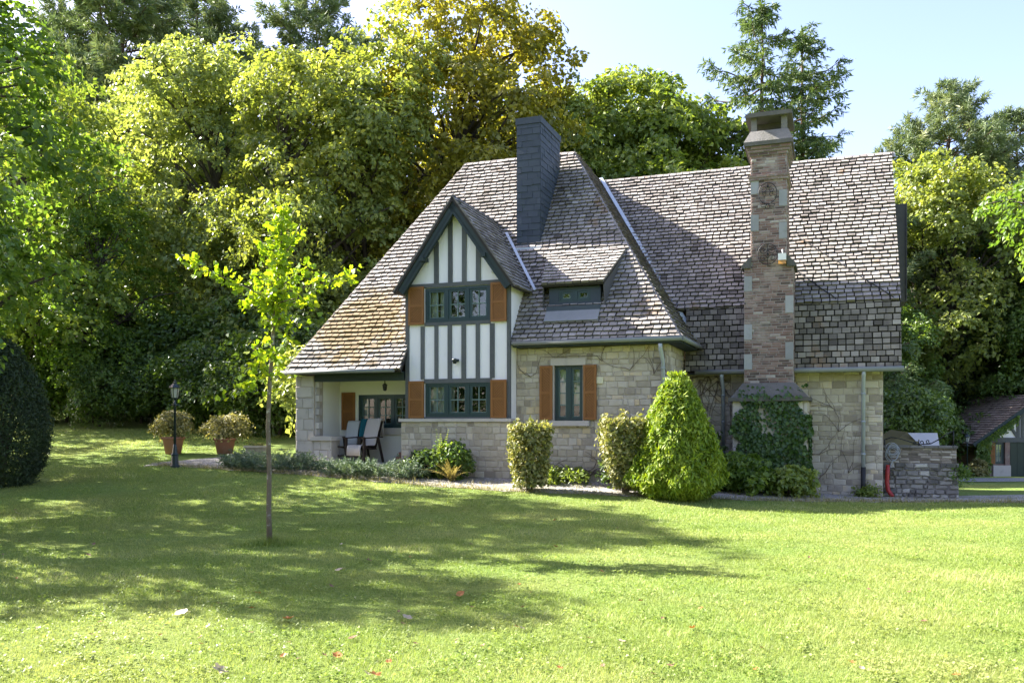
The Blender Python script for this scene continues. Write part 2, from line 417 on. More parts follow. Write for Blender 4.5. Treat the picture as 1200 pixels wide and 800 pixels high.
M['ivy'] = leaf_mat('ivy_leaf', [(0, (0.0216, 0.06, 0.012)), (.5, (0.048, 0.102, 0.0216)), (1, (0.096, 0.168, 0.036))], .25)
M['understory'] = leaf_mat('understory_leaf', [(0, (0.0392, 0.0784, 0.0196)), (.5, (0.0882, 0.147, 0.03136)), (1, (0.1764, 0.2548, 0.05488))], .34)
for nm, a, b in (('dead_orange', (.30, .11, .02), (.42, .18, .04)), ('dead_pale', (.32, .25, .16), (.50, .42, .30)), ('dead_brown', (.14, .075, .035), (.24, .14, .07))):
    M[nm] = leaf_mat(nm, [(0, a), (1, b)], .2, (1.1, 1, .8), .6)

# ------------------------------------------------------------------ ground, path, drive
def grid_axis(parts):
    out = []
    for a, b, st in parts: out += list(np.arange(a, b, st))
    return np.array(out + [parts[-1][1]])

xs = np.concatenate([-np.geomspace(1500, 61, 14), grid_axis([(-60, -26, 3), (-26, 26, .4), (26, 60, 3)]), np.geomspace(61, 1500, 14)])
ys = np.concatenate([-np.geomspace(900, 31, 10), grid_axis([(-30, 2, 2), (2, 40, .4), (40, 90, 2.5)]), np.geomspace(95, 2500, 16)])
GX, GY = np.meshgrid(xs, ys); GZ = height(GX, GY)
nx, ny = len(xs), len(ys)
idx = np.arange(nx * ny).reshape(ny, nx)
Fq = np.stack([idx[:-1, :-1], idx[:-1, 1:], idx[1:, 1:], idx[1:, :-1]], -1).reshape(-1, 4)
o = link('lawn', mk_mesh('lawn', np.stack([GX, GY, GZ], -1).reshape(-1, 3), Fq, None, True), M['lawn'])
tag(o, kind='structure')

TH = math.atan(F / 2753.0)
HX0, HY0 = 8.0, 18.69
UX, UY = math.cos(TH), -math.sin(TH)
VX, VY = math.sin(TH), math.cos(TH)
def LW(a, b): return (HX0 + UX * a + VX * b, HY0 + UY * a + VY * b)   # house coordinates -> world
def WL(x, y): return ((x - HX0) * UX + (y - HY0) * UY, (x - HX0) * VX + (y - HY0) * VY)

PATH_FRONT = [ground_at(*q) for q in ((205, 546), (260, 550), (300, 553), (360, 557), (430, 563), (520, 571), (600, 576), (700, 580), (780, 583), (860, 586), (950, 588), (1035, 588.5), (1120, 588.5), (1230, 589.5), (1400, 591))]
def front_y(x):
    return float(np.interp(x, [p.x for p in PATH_FRONT], [p.y for p in PATH_FRONT]))
def path_back(x):
    # meets the house fronts and the left lawn
    a = [(-8.8, front_y(-8.8) + .5), (-7.2, front_y(-7.2) + 2.2)]
    for aa, bb in ((-13.6, -2.9), (-7.6, -2.7), (-4.24, -2.3), (-4.2, .1), (.2, .1)): a.append(LW(aa, bb))
    a += [(10.2, 19.4), (16, 21.0), (24, 22.0)]
    a.sort()
    return float(np.interp(x, [p[0] for p in a], [p[1] for p in a]))
pv = []; pf = []; xx = np.arange(-8.8, 15, .18); K = 14
for i, x in enumerate(xx):
    y0 = front_y(x) + .07 * math.sin(x * 5.1) + .05 * math.sin(x * 13.7); y1 = path_back(x)
    for k in range(K + 1):
        y = y0 + (y1 - y0) * k / K; pv.append((x, y, hz(x, y) + .012))
for i in range(len(xx) - 1):
    for k in range(K):
        b = i * (K + 1) + k; pf.append((b, b + K + 1, b + K + 2, b + 1))
o = link('gravel_path', mk_mesh('gravel_path', pv, pf, None, True), M['gravel']); tag(o, kind='structure')

pv = []; pf = []
for i, x in enumerate(np.arange(14.5, 40, .7)):
    for k in range(6):
        y = 33.0 + k * 1.3 + .1 * (x - 20); pv.append((x, y, hz(x, y) + .02))
n_ = len(pv) // 6
for i in range(n_ - 1):
    for k in range(5):
        b = i * 6 + k; pf.append((b, b + 6, b + 7, b + 1))
o = link('driveway', mk_mesh('driveway', pv, pf, None, True), M['drive']); tag(o, kind='structure')

# ------------------------------------------------------------------ the house (local frame: a along the front, b backwards)
H = empty('country_house', (HX0, HY0, 0), 'stone and half timbered country house with steep tiled roofs behind the lawn', 'house', None, -TH)
TAN = 1.376; SLEN = math.sqrt(1 + TAN * TAN)
def main_z(b): return 3.3 + TAN * (b + 2.73)

def clip(poly, x0, x1, y0, y1):
    def cut(p, f, g):
        out = []
        for i in range(len(p)):
            a, b = p[i], p[(i + 1) % len(p)]
            fa, fb = f(a), f(b)
            if fa >= 0: out.append(a)
            if (fa >= 0) != (fb >= 0):
                t = fa / (fa - fb); out.append((a[0] + (b[0] - a[0]) * t, a[1] + (b[1] - a[1]) * t))
        return out
    for f in (lambda q: q[0] - x0, lambda q: x1 - q[0], lambda q: q[1] - y0, lambda q: y1 - q[1]):
        poly = cut(poly, f, None)
        if len(poly) < 3: return []
    return poly

def tiles(mb, polys, O, ex, ey, n, tw=.175, e=.129, t=.040, gap=.022, lift=.03, seed=1, seedtone=0.0, cover=1.06, sd=.15):
    """courses of separate tiles on the plane O + x ex + y ey, clipped to convex polygons"""
    O = Vector(O); ex = Vector(ex); ey = Vector(ey); n = Vector(n); r = random.Random(seed)
    for poly in polys:
        ymin = min(q[1] for q in poly); ymax = max(q[1] for q in poly); xmin = min(q[0] for q in poly); xmax = max(q[0] for q in poly)
        for row in range(int(math.floor(ymin / e)), int(math.ceil(ymax / e))):
            x = math.floor(xmin / tw) * tw - tw + (tw / 2 if row % 2 else 0) + r.uniform(-.02, .02)
            while x < xmax:
                w = tw * r.uniform(.93, 1.07)
                dy = r.gauss(0, .006); y0 = row * e + dy; y1 = row * e + e * cover
                c = clip(poly, x + gap * r.uniform(.2, .8), x + w - gap * r.uniform(.2, .8), max(y0, ymin), y1)
                tl = r.gauss(0, .005); th = t * r.uniform(.8, 1.25); tn = min(1, max(0, r.gauss(.5, sd) + seedtone)); x += w
                if len(c) < 3: continue
                # keep the outline of the unclipped tile irregular: chipped lower corners
                top = []; bot = []
                for (px, py) in c:
                    k = (py - y0) / e
                    hgt = lift + th * (1 - k) + tl * ((px - x) / tw)
                    top.append(O + ex * px + ey * py + n * hgt); bot.append(O + ex * px + ey * py + n * (-.004))
                mb.face(top, tn)
                m = len(c)
                for i in range(m):
                    j = (i + 1) % m
                    if c[i][1] > y1 - 1e-4 and c[j][1] > y1 - 1e-4: continue
                    mb.face([bot[i], bot[j], top[j], top[i]], tn * .35)  # butt and side faces darkened: their shade is put into the tone

def ridge_caps(mb, p, q, sideA, sideB, L=.34, w=.15, h=.05, tone=.5):
    """overlapping angled cap tiles from p to q; sideA/sideB point down the two slopes"""
    p = Vector(p); q = Vector(q); d = q - p; n = max(1, int(d.length / L)); ax = d.normalized()
    A = Vector(sideA).normalized(); B = Vector(sideB).normalized(); up = -(A + B).normalized()
    for i in range(n):
        a = p + d * (i / n); b = p + d * ((i + 1.12) / n)
        tn = min(1, max(0, R.gauss(tone, .2))); la = h + R.uniform(-.004, .004); lb = h - .018
        def sect(c, l): return [c + A * w - up * .0 + up * (l - .045), c + up * l + A * .03, c + up * l + B * .03, c + B * w + up * (l - .045)]
        s0 = sect(a, la + .012); s1 = sect(b, lb + .012)
        for k in range(3): mb.face([s0[k], s0[k + 1], s1[k + 1], s1[k]], tn)
        mb.face(s0[::-1], tn); mb.face(s1, tn)

# --- main front slope (mid block and the porch roof are one plane)
E0 = -3.12; ez = main_z(E0)
exm = (1, 0, 0); eym = Vector((0, 1 / SLEN, TAN / SLEN)); nm_ = Vector((0, -TAN / SLEN, 1 / SLEN))
def sy(b): return (b - E0) * SLEN          # b -> distance up the slope
YR = sy(1.05); y1 = .70
def hipL(y): return -13.05 + (y / YR) * 2.85
def hipR(y): return -3.91 - ((E0 + y / SLEN) + 2.708) / 3.76 * 3.33
GA0_, GA1_ = -10.06, -7.55
strip = [(-13.05, 0), (-10.02, 0), (-10.02, y1), (hipL(y1), y1)]
body = [(hipL(y1), y1), (hipR(y1), y1), (hipR(YR), YR), (hipL(YR), YR)]
def on_main(x, y, lift=0): return Vector((0, E0, ez)) + Vector(exm) * x + eym * y + nm_ * lift
und = MB()
for poly in (strip, [(hipL(y1), y1), (GA0_ - .02, y1), (GA0_ - .02, y1 + .55), (hipL(y1 + .55), y1 + .55)], [(GA1_ + .01, y1), (hipR(y1), y1), (hipR(y1 + .55), y1 + .55), (GA1_ + .01, y1 + .55)], [(hipL(y1 + .55), y1 + .55), (hipR(y1 + .55), y1 + .55), (hipR(YR), YR), (hipL(YR), YR)]): und.prism([on_main(*q, -.07) for q in poly], nm_ * .07)
# left slope, right (hip) slope, rear slopes, wing slopes: slabs
RZ = main_z(1.05)
A0 = Vector((-13.05, E0, ez)); A1 = Vector((-10.2, 1.05, RZ)); A2 = Vector((-13.05, 5.2, ez))
nl = (A1 - A0).cross(A2 - A0); nl = nl if nl.x < 0 else -nl; nl.normalize()
und.prism([A0 - nl * .07, A1 - nl * .07, A2 - nl * .07], nl * .07)
hr = hipR(YR)
B0 = Vector((-3.91, -2.708, main_z(-2.708))); B1 = Vector((-3.91, -.2, main_z(-2.708))); B2 = Vector((-7.08, 2.83, 8.22)); B3 = Vector((hr, 1.05, RZ))
nr = (B1 - B0).cross(B3 - B0); nr = nr if nr.x > 0 else -nr; nr.normalize()
B2 = B2 - nr * ((B2 - B0).dot(nr))
und.prism([p - nr * .07 for p in (B0, B1, B2, B3)], nr * .07)
und.face([A1, B3, (hr + .6, 5.2, ez), A2])
BRK_B, BRK_Z = -.15, 4.20; WR_B, WR_Z = 2.87, 8.205
T78 = (BRK_Z - 2.76) / (BRK_B + .35); L78 = math.sqrt(1 + T78 * T78)
eyl = Vector((0, 1 / L78, T78 / L78)); nlw = Vector((0, -T78 / L78, 1 / L78))
YB = (BRK_B + .35) * L78
eyu = eym; TU = (WR_Z - BRK_Z) / (WR_B - BRK_B); LU = math.sqrt(1 + TU * TU); eyu = Vector((0, 1 / LU, TU / LU)); nuw = Vector((0, -TU / LU, 1 / LU))
YU = (WR_B - BRK_B) * LU
low = [(-4.18, 0), (.34, 0), (.34, YB), (-4.18, YB)]
upp = [(-4.6, 0), (.34, 0), (.34, YU), (-7.2, YU)]
for poly, O, ey_, n_v in ((low, (0, -.35, 2.76), eyl, nlw), (upp, (0, BRK_B, BRK_Z), eyu, nuw)):
    und.prism([Vector(O) + Vector((x, 0, 0)) + ey_ * y - n_v * .07 for x, y in poly], n_v * .07)
und.face([(-7.2, WR_B, WR_Z), (.34, WR_B, WR_Z), (.34, WR_B + 3.96, 2.75), (-7.2, WR_B + 3.96, 2.75)])
roof = MB()
yg = y1 + .55
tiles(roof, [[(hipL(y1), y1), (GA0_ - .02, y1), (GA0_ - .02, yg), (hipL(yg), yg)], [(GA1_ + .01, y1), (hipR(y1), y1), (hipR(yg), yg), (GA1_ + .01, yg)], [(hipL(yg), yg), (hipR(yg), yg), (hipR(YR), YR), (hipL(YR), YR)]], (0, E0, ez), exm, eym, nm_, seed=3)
tiles(roof, [low], (0, -.35, 2.76), exm, eyl, nlw, seed=4, e=.131, t=.009, lift=.035, seedtone=-.28, cover=.82, sd=.13)  # lower band toned darker: shade of the steep courses painted into the tiles
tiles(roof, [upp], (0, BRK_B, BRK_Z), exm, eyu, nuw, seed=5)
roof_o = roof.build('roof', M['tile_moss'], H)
und.build('roof_underlay', M['underlay'], roof_o)
porchroof = MB()
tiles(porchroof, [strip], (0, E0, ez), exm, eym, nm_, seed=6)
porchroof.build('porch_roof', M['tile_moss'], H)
hip = MB()
lb = Vector((0, 1, 0)); ls = (B3 - B0) - lb * (B3 - B0).dot(lb); ls.normalize()
def b2(p): q = Vector(p) - B0; return (q.dot(lb), q.dot(ls))
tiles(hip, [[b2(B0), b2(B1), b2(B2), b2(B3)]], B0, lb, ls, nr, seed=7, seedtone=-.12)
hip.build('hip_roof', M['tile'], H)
lsl = MB()
la = Vector((0, -1, 0)); lu = (A1 - A0) - la * (A1 - A0).dot(la); lu.normalize()
def a2(p): q = Vector(p) - A0; return (q.dot(la), q.dot(lu))
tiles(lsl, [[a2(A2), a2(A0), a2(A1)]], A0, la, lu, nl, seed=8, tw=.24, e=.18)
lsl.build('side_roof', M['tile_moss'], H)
dF = -eym; dB = Vector((0, 1, -TAN)).normalized()
for args, kw in (((A1, B3, dF, dB), {}), (((-7.2, WR_B, WR_Z), (.36, WR_B, WR_Z), -eyu, dB), {}),
                 ((A1, A0, Vector((1, 0, 0)) * .6 + dF * .4, Vector((0, 1, -.2))), dict(tone=.55, h=.06, w=.12)),
                 ((B3, B0, Vector((-1, 0, 0)) * .8 + dF * .2, Vector((0, 1, -.1))), dict(tone=.35, h=.05, w=.10))):
    rc = MB(); ridge_caps(rc, *args, **kw); rc.build('ridge_tiles', M['ridge'], H)
fl = MB()
vb = Vector((-3.91, -.23, 3.31))
v1 = Vector((-4.50, -.02, 4.25)); v2 = Vector((-7.02, 2.84, 8.2))
for p, q in ((vb, v1), (v1, v2)): fl.beam(p + Vector((.05, -.03, .09)), q + Vector((.05, -.03, .09)), (0, -.5, 1), .09, .02)
fl.build('valley_flashing', M['lead'], H)

# --- masonry generator
def masonry(mb, O, ex, ey, n, w, h, ch, ln, gap, relief, holes=(), jit=.012, seed=1, tones=(.45, .22), y0=0.0):
    O = Vector(O); ex = Vector(ex); ey = Vector(ey); n = Vector(n); r = random.Random(seed)
    ys_ = sorted(set([y0, h] + [v for q in holes for v in (q[2], q[3]) if y0 < v < h]))
    rows = []
    for a, b in zip(ys_[:-1], ys_[1:]):
        y = a
        hs = []
        while sum(hs) < (b - a): hs.append(r.uniform(*ch))
        k = (b - a) / sum(hs)
        for q in hs: rows.append((y, y + q * k)); y += q * k
    for (ya, yb) in rows:
        segs = [(0, w)]
        for (hx0, hx1, hy0, hy1) in holes:
            if hy0 < (ya + yb) / 2 < hy1:
                ns = []
                for a, b in segs:
                    if hx1 <= a or hx0 >= b: ns.append((a, b)); continue
                    if hx0 > a: ns.append((a, hx0))
                    if hx1 < b: ns.append((hx1, b))
                segs = ns
        for a, b in segs:
            x = a - r.uniform(0, ln[0])
            while x < b:
                l = r.uniform(*ln); xa, xb = max(x, a), min(x + l, b); x += l
                if xb - xa < .03: continue
                g = gap / 2; rel = relief * r.uniform(.5, 1.3); tn = min(1, max(0, r.gauss(*tones)))
                j = lambda: r.uniform(-jit, jit) if jit else 0
                bs = [(xa + g + j() * .5, ya + g + j()), (xb - g + j() * .5, ya + g + j()), (xb - g + j() * .5, yb - g + j()), (xa + g + j() * .5, yb - g + j())]
                cx = sum(q[0] for q in bs) / 4; cyy = sum(q[1] for q in bs) / 4
                ins = min(.35, .010 / max(.02, min(xb - xa, yb - ya)) * 2)
                tp = [(q[0] + (cx - q[0]) * ins, q[1] + (cyy - q[1]) * ins) for q in bs]
                B = [O + ex * q[0] + ey * q[1] for q in bs]
                T = [O + ex * q[0] + ey * q[1] + n * (rel + r.uniform(-.15, .15) * relief) for q in tp]
                mb.face(T, tn)
                for i in range(4): mb.face([B[i], B[(i + 1) % 4], T[(i + 1) % 4], T[i]], tn)

def stone_wall(name, parent, O, ex, n, w, h, thick, holes=(), seed=1, mat='stone', ch=(.075, .175), ln=(.10, .32), relief=.013, gap=.012, tones=(.45, .24), zb=-.45, jit=.012, label=None, mortar='mortar'):
    """backing slab with openings + raised stones on its outer face"""
    mb = MB(); masonry(mb, O, ex, (0, 0, 1), n, w, h, ch, ln, gap, relief, holes, jit, seed, tones)
    o = mb.build(name, M[mat], parent, label)
    bk = MB(); O = Vector(O); ex = Vector(ex); n = Vector(n)
    xs_ = sorted(set([0, w] + [v for q in holes for v in q[:2]])); zs_ = sorted(set([zb, h] + [v for q in holes for v in q[2:]]))
    for xa, xb in zip(xs_[:-1], xs_[1:]):
        for za, zc in zip(zs_[:-1], zs_[1:]):
            xm, zm = (xa + xb) / 2, (za + zc) / 2
            if any(q[0] < xm < q[1] and q[2] < zm < q[3] for q in holes): continue
            p = [O + ex * xa + Vector((0, 0, za)), O + ex * xb + Vector((0, 0, za)), O + ex * xb + Vector((0, 0, zc)), O + ex * xa + Vector((0, 0, zc))]
            bk.hexa([q - n * thick for q in p] + p)
    bk.build('mortar_bed', M[mortar], o)
    return o

FR = (0, -1, 0)
# right wing front, mid front with its window, mid side, gable base
stone_wall('stone_wall', H, (-4.24, 0, 0), (1, 0, 0), FR, 4.24, 2.72, .35, (), 21)
WA, WB_, WZ0, WZ1 = -6.67, -6.03, 1.64, 2.83
stone_wall('stone_wall', H, (-7.55, -2.38, 0), (1, 0, 0), FR, 3.31, 3.22, .35, [(WA + 7.55, WB_ + 7.55, WZ0, WZ1)], 22, tones=(.5, .24))
stone_wall('stone_wall', H, (-4.24, -2.38, 0), (0, 1, 0), (1, 0, 0), 2.38, 3.25, .35, (), 23)
stone_wall('stone_wall', H, (-10.16, -2.80, 0), (1, 0, 0), FR, 2.63, 1.62, .40, (), 24, tones=(.42, .2))
# right gable end, plain rendered sides at the back
gw = MB()
gw.prism([(-.02, .02, -.6), (-.02, 6.6, -.6), (-.02, 6.6, 2.8), (-.02, WR_B, WR_Z - .12), (-.02, -.0, 4.1), (-.02, .02, 2.7)], (-.3, 0, 0))
gw.box(-7.0, -.33, 6.3, 6.6, -.6, 2.8)
gw.box(-12.9, -7.0, 4.6, 4.9, -.6, 3.3)
gw.box(-12.97, -12.67, -1.6, 4.9, -.6, 3.0)
gw.build('rear_wall', M['stone'], H)
bay = MB(); bay.box(.0, .60, 2.05, 3.0, 4.45, 6.75)
for k in range(8): bay.box(.60, .62, 2.0 + k * .125, 2.0 + k * .125 + .115, 4.45, 6.75, .3)
bay.build('gable_bay', M['dark_slate'], H)
# dressed stone around the mid window
ds = MB()
ds.box(WA - .07, WB_ + .07, -2.43, -2.30, WZ1, WZ1 + .15); ds.box(WA - .09, WB_ + .16, -2.49, -2.28, WZ0 - .11, WZ0)
ds.box(WA - .085, WA - .003, -2.415, -2.30, WZ0, WZ1 - .002); ds.box(WB_ + .003, WB_ + .03, -2.415, -2.30, WZ0, WZ1 - .002)
ds.build('window_surround', M['stone_plain'], H)
q = MB(); q.box(-10.2, -7.5, -2.86, -2.60, 1.62, 1.69); q.build('stone_ledge', M['stone_plain'], H)

# --- windows and shutters
def window(a0, a1, z0, z1, b, ncase, cols, rows, curtains=(), parent=H, recess=.45, name='window', bar='glazing_bar', post=.07, frame=.06):
    f = MB(); y0, y1 = b, b + .07
    f.box(a0, a0 + frame, y0, y1, z0, z1); f.box(a1 - frame, a1, y0, y1, z0, z1)
    f.box(a0 + frame, a1 - frame, y0, y1, z0, z0 + frame); f.box(a0 + frame, a1 - frame, y0, y1, z1 - frame, z1)
    wi = (a1 - a0 - 2 * frame - (ncase - 1) * post) / ncase
    spans = []
    for c in range(ncase):
        x = a0 + frame + c * (wi + post); spans.append((x, x + wi))
        if c: f.box(x - post, x, y0 + .004, y1, z0 + frame, z1 - frame)
        s_ = .042
        f.box(x, x + s_, y0 + .018, y1 - .01, z0 + frame, z1 - frame, .9); f.box(x + wi - s_, x + wi, y0 + .018, y1 - .01, z0 + frame, z1 - frame, .9)
        f.box(x + s_, x + wi - s_, y0 + .018, y1 - .01, z0 + frame, z0 + frame + s_, .9); f.box(x + s_, x + wi - s_, y0 + .018, y1 - .01, z1 - frame - s_, z1 - frame, .9)
    fo = f.build(name, M['teal'], parent)
    s_ = .042; gb = MB()
    for c, (x0, x1) in enumerate(spans):
        gx0, gx1, gz0, gz1 = x0 + s_, x1 - s_, z0 + frame + s_, z1 - frame - s_
        pn = MB(); pn.face([(gx0, b + .045, gz0), (gx1, b + .045, gz0), (gx1, b + .045, gz1), (gx0, b + .045, gz1)])
        pn.build('pane', M['glass'], fo)
        for k in range(1, cols): x = gx0 + (gx1 - gx0) * k / cols; gb.box(x - .011, x + .011, b + .026, b + .043, gz0, gz1)
        for k in range(1, rows): z = gz0 + (gz1 - gz0) * k / rows; gb.box(gx0, gx1, b + .027, b + .042, z - .011, z + .011)
        for (xa, xb) in ((gx0, gx0 + .012), (gx1 - .012, gx1)): gb.box(xa, xb, b + .03, b + .044, gz0, gz1)
        gb.box(gx0, gx1, b + .031, b + .044, gz0, gz0 + .012)
        gb.build('glazing_bars', M[bar], fo); gb = MB()
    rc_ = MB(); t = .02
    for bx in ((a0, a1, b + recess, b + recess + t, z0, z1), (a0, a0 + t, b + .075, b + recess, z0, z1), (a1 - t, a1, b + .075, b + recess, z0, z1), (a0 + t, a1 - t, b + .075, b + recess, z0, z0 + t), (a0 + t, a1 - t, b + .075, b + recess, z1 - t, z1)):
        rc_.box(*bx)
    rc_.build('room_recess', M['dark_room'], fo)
    for (u0, u1, w0, w1) in curtains:
        c_ = MB(); xa = a0 + (a1 - a0) * u0; xb = a0 + (a1 - a0) * u1; n = 14
        for i in range(n):
            p0 = xa + (xb - xa) * i / n; p1 = xa + (xb - xa) * (i + 1) / n; d0 = .012 * math.sin(i * 1.7); d1 = .012 * math.sin((i + 1) * 1.7)
            za = z0 + (z1 - z0) * w0; zb = z0 + (z1 - z0) * w1
            c_.face([(p0, b + .14 + d0, za), (p1, b + .14 + d1, za), (p1, b + .14 + d1, zb), (p0, b + .14 + d0, zb)], .5, True)
        c_.build('curtain', M['curtain'], fo)
    return fo

def shutter(a0, a1, z0, z1, b, flip=1, parent=H, n=2):
    m = MB(); fr = .055; y0, y1 = b - .045, b - .002
    m.box(a0, a0 + fr, y0, y1, z0, z1, .7); m.box(a1 - fr, a1, y0, y1, z0, z1, .7)
    zs_ = [z0 + (z1 - z0) * k / n for k in range(n + 1)]
    for k in range(n + 1):
        lo = max(z0, zs_[k] - fr / 2); hi = min(z1, zs_[k] + fr / 2)
        if k == 0: hi = z0 + fr
        if k == n: lo = z1 - fr
        m.box(a0 + fr, a1 - fr, y0 + .001, y1, lo, hi, .7)
    for k in range(n):
        za, zb = zs_[k] + fr * .5, zs_[k + 1] - fr * .5
        m.face([(a0 + fr, y0 + .022, za), (a1 - fr, y0 + .022, za), (a1 - fr, y0 + .022, zb), (a0 + fr, y0 + .022, zb)], .35)
        w = a1 - a0 - 2 * fr; s_ = -w
        fl_ = flip if k % 2 == 0 else -flip
        poly = [(0, 0), (w, 0), (w, zb - za), (0, zb - za)]
        while s_ < zb - za + w:
            # diagonal boards, slightly raised
            st = .048; band = [(0, s_), (w, s_ + w), (w, s_ + w + st), (0, s_ + st)]
            c = clip(band, 0, w, 0, zb - za)
            if len(c) > 2:
                pts = [((a0 + fr + x) if fl_ > 0 else (a1 - fr - x), y0 + .012, za + y) for x, y in c]
                if fl_ < 0: pts = pts[::-1]
                m.face(pts, .5 + R.uniform(-.15, .15))
                d = [(p[0], p[1] + .010, p[2]) for p in pts]
                for i in range(len(pts)):
                    j = (i + 1) % len(pts); m.face([d[i], d[j], pts[j], pts[i]], .4)
            s_ += .062
    return m.build('shutter', M['shutter'], parent)

GB = -2.75
GA0, GA1 = -10.06, -7.55
def ga(px): return GA0 + (px - 476) / 122.0 * (GA1 - GA0)
# dormer walls in white plaster, with openings for the two windows
pw = MB()
w1 = (ga(499.5), ga(575.5), 3.83, 4.60); w2 = (ga(499.5), ga(575.5), 1.72, 2.49)
for bx in ((GA0, GA1, 2.49, 3.83), (GA0, w1[0], 3.83, 4.60), (w1[1], GA1, 3.83, 4.60), (GA0, w2[0], 1.69, 2.49), (w2[1], GA1, 1.69, 2.49), (w2[0], w2[1], 1.69, 1.72)):
    pw.box(bx[0], bx[1], GB, GB + .12, bx[2], bx[3])
pw.prism([(GA0, GB, 4.60), (GA1, GB, 4.60), (-8.80, GB, 6.36)], (0, .12, 0))
pw.box(GA1 - .12, GA1 - .001, GB + .12, -2.0, 0.6, 3.3)
pw.box(GA0 + .001, GA0 + .12, GB + .12, -1.6, .5, 2.8)
for a in (GA0 + .001, GA1 - .121):
    pw.prism([(a, GB + .12, 3.3), (a, -1.72, 4.68), (a, GB + .12, 4.68)], (.12, 0, 0))
    pw.prism([(a, GB + .12, 2.7), (a, GB + .12, 3.3), (a, -2.69, 3.3), (a, -3.0 + .32, 2.7)], (.12, 0, 0))
pw.build('plaster_wall', M['plaster'], H)
tf = MB(); y0, y1 = GB - .025, GB + .03
def vz(py): return 1.69 + (490 - py) / 157.0 * (4.65 - 1.69)
def stud(pa, pb, z0, z1, d=.0): tf.box(ga(pa), ga(pb), y0 + d, y1, z0, z1, R.uniform(.2, .8))
tf.box(GA0 - .01, ga(480), y0 - .004, y1, 1.69, 4.66); tf.box(ga(594.6), GA1 + .01, y0 - .004, y1, 1.69, 4.66)
tf.box(ga(480), ga(594.6), y0 - .006, y1, vz(335.2), 4.70)                    # tie beam under the gable
tf.box(ga(498.8), ga(576), y0 - .004, y1, vz(380.5), vz(376.5))               # sill of the upper window
tf.box(ga(498.5), ga(577), y0 - .005, y1, vz(448.3), vz(443.2))               # head of the lower window
tf.box(ga(498.8), ga(576), y0 - .02, y1, 1.69, 1.722)
for a, b in ((494, 498.5), (510.5, 515), (526.2, 531.2), (542.4, 547.6), (559, 563.6), (575.2, 580.4)): stud(a, b, vz(443.2) + (0 if 498 < a < 575 else 0), vz(380.5))
for a, b in ((510, 515.5), (526.7, 531.8), (543, 548.2), (559.2, 564.6)):
    mid_ = (ga(a) + ga(b)) / 2; top = 6.36 - abs(mid_ + 8.80) * 1.40 - .03
    stud(a, b, 4.70, top)
tf.build('timber_frame', M['timber'], H)
window(w1[0], w1[1], w1[2], w1[3], GB - .01, 3, 2, 2, [(.04, .17, .1, .95), (.20, .30, .1, .95), (.92, .985, .1, .95), (.42, .66, .0, .16)])
window(w2[0], w2[1], w2[2], w2[3], GB - .01, 3, 2, 2, [(.04, .30, .06, .95), (.36, .42, .1, .95)])
for z0, z1 in ((3.79, 4.64), (1.70, 2.53)):
    shutter(ga(480.2), ga(498.6), z0, z1, GB - .027, 1); shutter(ga(576.8), ga(594.4), z0, z1, GB - .027, -1)
window(WA, WB_, WZ0, WZ1, -2.33, 2, 1, 4, [(.05, .95, .3, .95)], post=.075, frame=.045, bar='glazing_bar')
shutter(-6.99, -6.70, 1.66, 2.83, -2.405, 1); shutter(-6.01, -5.72, 1.66, 2.83, -2.405, -1)

# gable roof over the timber front: barge boards, slated slopes
GT = 1.40; GAP_Z = 6.52; GAX = -8.80; GF = -3.0
gl = math.sqrt(1 + GT * GT)
def g_back(z): return (z - 3.3) / TAN - 2.73
br = MB(); br_z = 4.58
for sgn in (-1, 1):
    xe = GAX + sgn * (GAP_Z - br_z) / GT
    dn = Vector((sgn, 0, -GT)).normalized(); nn = Vector((sgn * GT, 0, 1)).normalized()
    top = Vector((GAX, GF, GAP_Z)); bot = Vector((xe, GF, br_z))
    # outer dark green board and inner moulding
    br.prism([top + nn * .02, bot + nn * .02, bot - nn * .15, top - nn * .15 / 1 + Vector((0, 0, -.02))], (0, .035, 0), .6)
    br.prism([top - nn * .13, bot - nn * .13, bot - nn * .21, top - nn * .21], (0, .10, 0) , .3)
    br.prism([top + nn * .0 + Vector((0, .035, 0)), bot + Vector((0, .035, 0)), bot - nn * .02 + Vector((0, .035, 0)), top - nn * .02 + Vector((0, .035, 0))], (0, .22, 0), .2)
    for t in (.62,):
        c = top.lerp(bot, t) - nn * .16; br.box(c.x - .05, c.x + .05, GF - .06, GF + .2, c.z - .06, c.z + .03, .4)
    br.build('bargeboard', M['green_board'], H); br = MB()
gs = MB(); gu = MB()
for sgn in (-1, 1):
    xe = GAX + sgn * (GAP_Z - 4.50) / GT
    up_ = Vector((-sgn, 0, GT)).normalized(); nn = Vector((sgn * GT, 0, 1)).normalized(); al = Vector((0, 1, 0))
    O = Vector((xe, 0, 4.50)); Ls = (GAP_Z - 4.50) / GT * gl
    ytop = g_back(GAP_Z) + .05; ybot = g_back(4.50) + .05
    poly = [(GF - .03, 0), (ybot, 0), (ytop, Ls), (GF - .03, Ls)]
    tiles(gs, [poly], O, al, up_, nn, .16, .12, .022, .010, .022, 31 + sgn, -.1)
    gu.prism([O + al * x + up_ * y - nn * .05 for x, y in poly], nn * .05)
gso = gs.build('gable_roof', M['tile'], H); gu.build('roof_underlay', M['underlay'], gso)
gr = MB(); ridge_caps(gr, (GAX, GF - .02, GAP_Z + .01), (GAX, g_back(GAP_Z), GAP_Z + .01), Vector((-1, 0, -GT)), Vector((1, 0, -GT)), .3, .12, .05, .2)
gr.build('gable_ridge', M['dark_slate'], H)
vf = MB(); zt = GAP_Z - .45
vf.beam((GAX + .45 / GT + .06, g_back(zt) + .02, zt + .12), (GAX + (GAP_Z - 4.45) / GT + .05, g_back(4.45) - .02, 4.45 + .12), (0, -1, 1), .06, .02)
vf.build('gable_flashing', M['lead'], H)

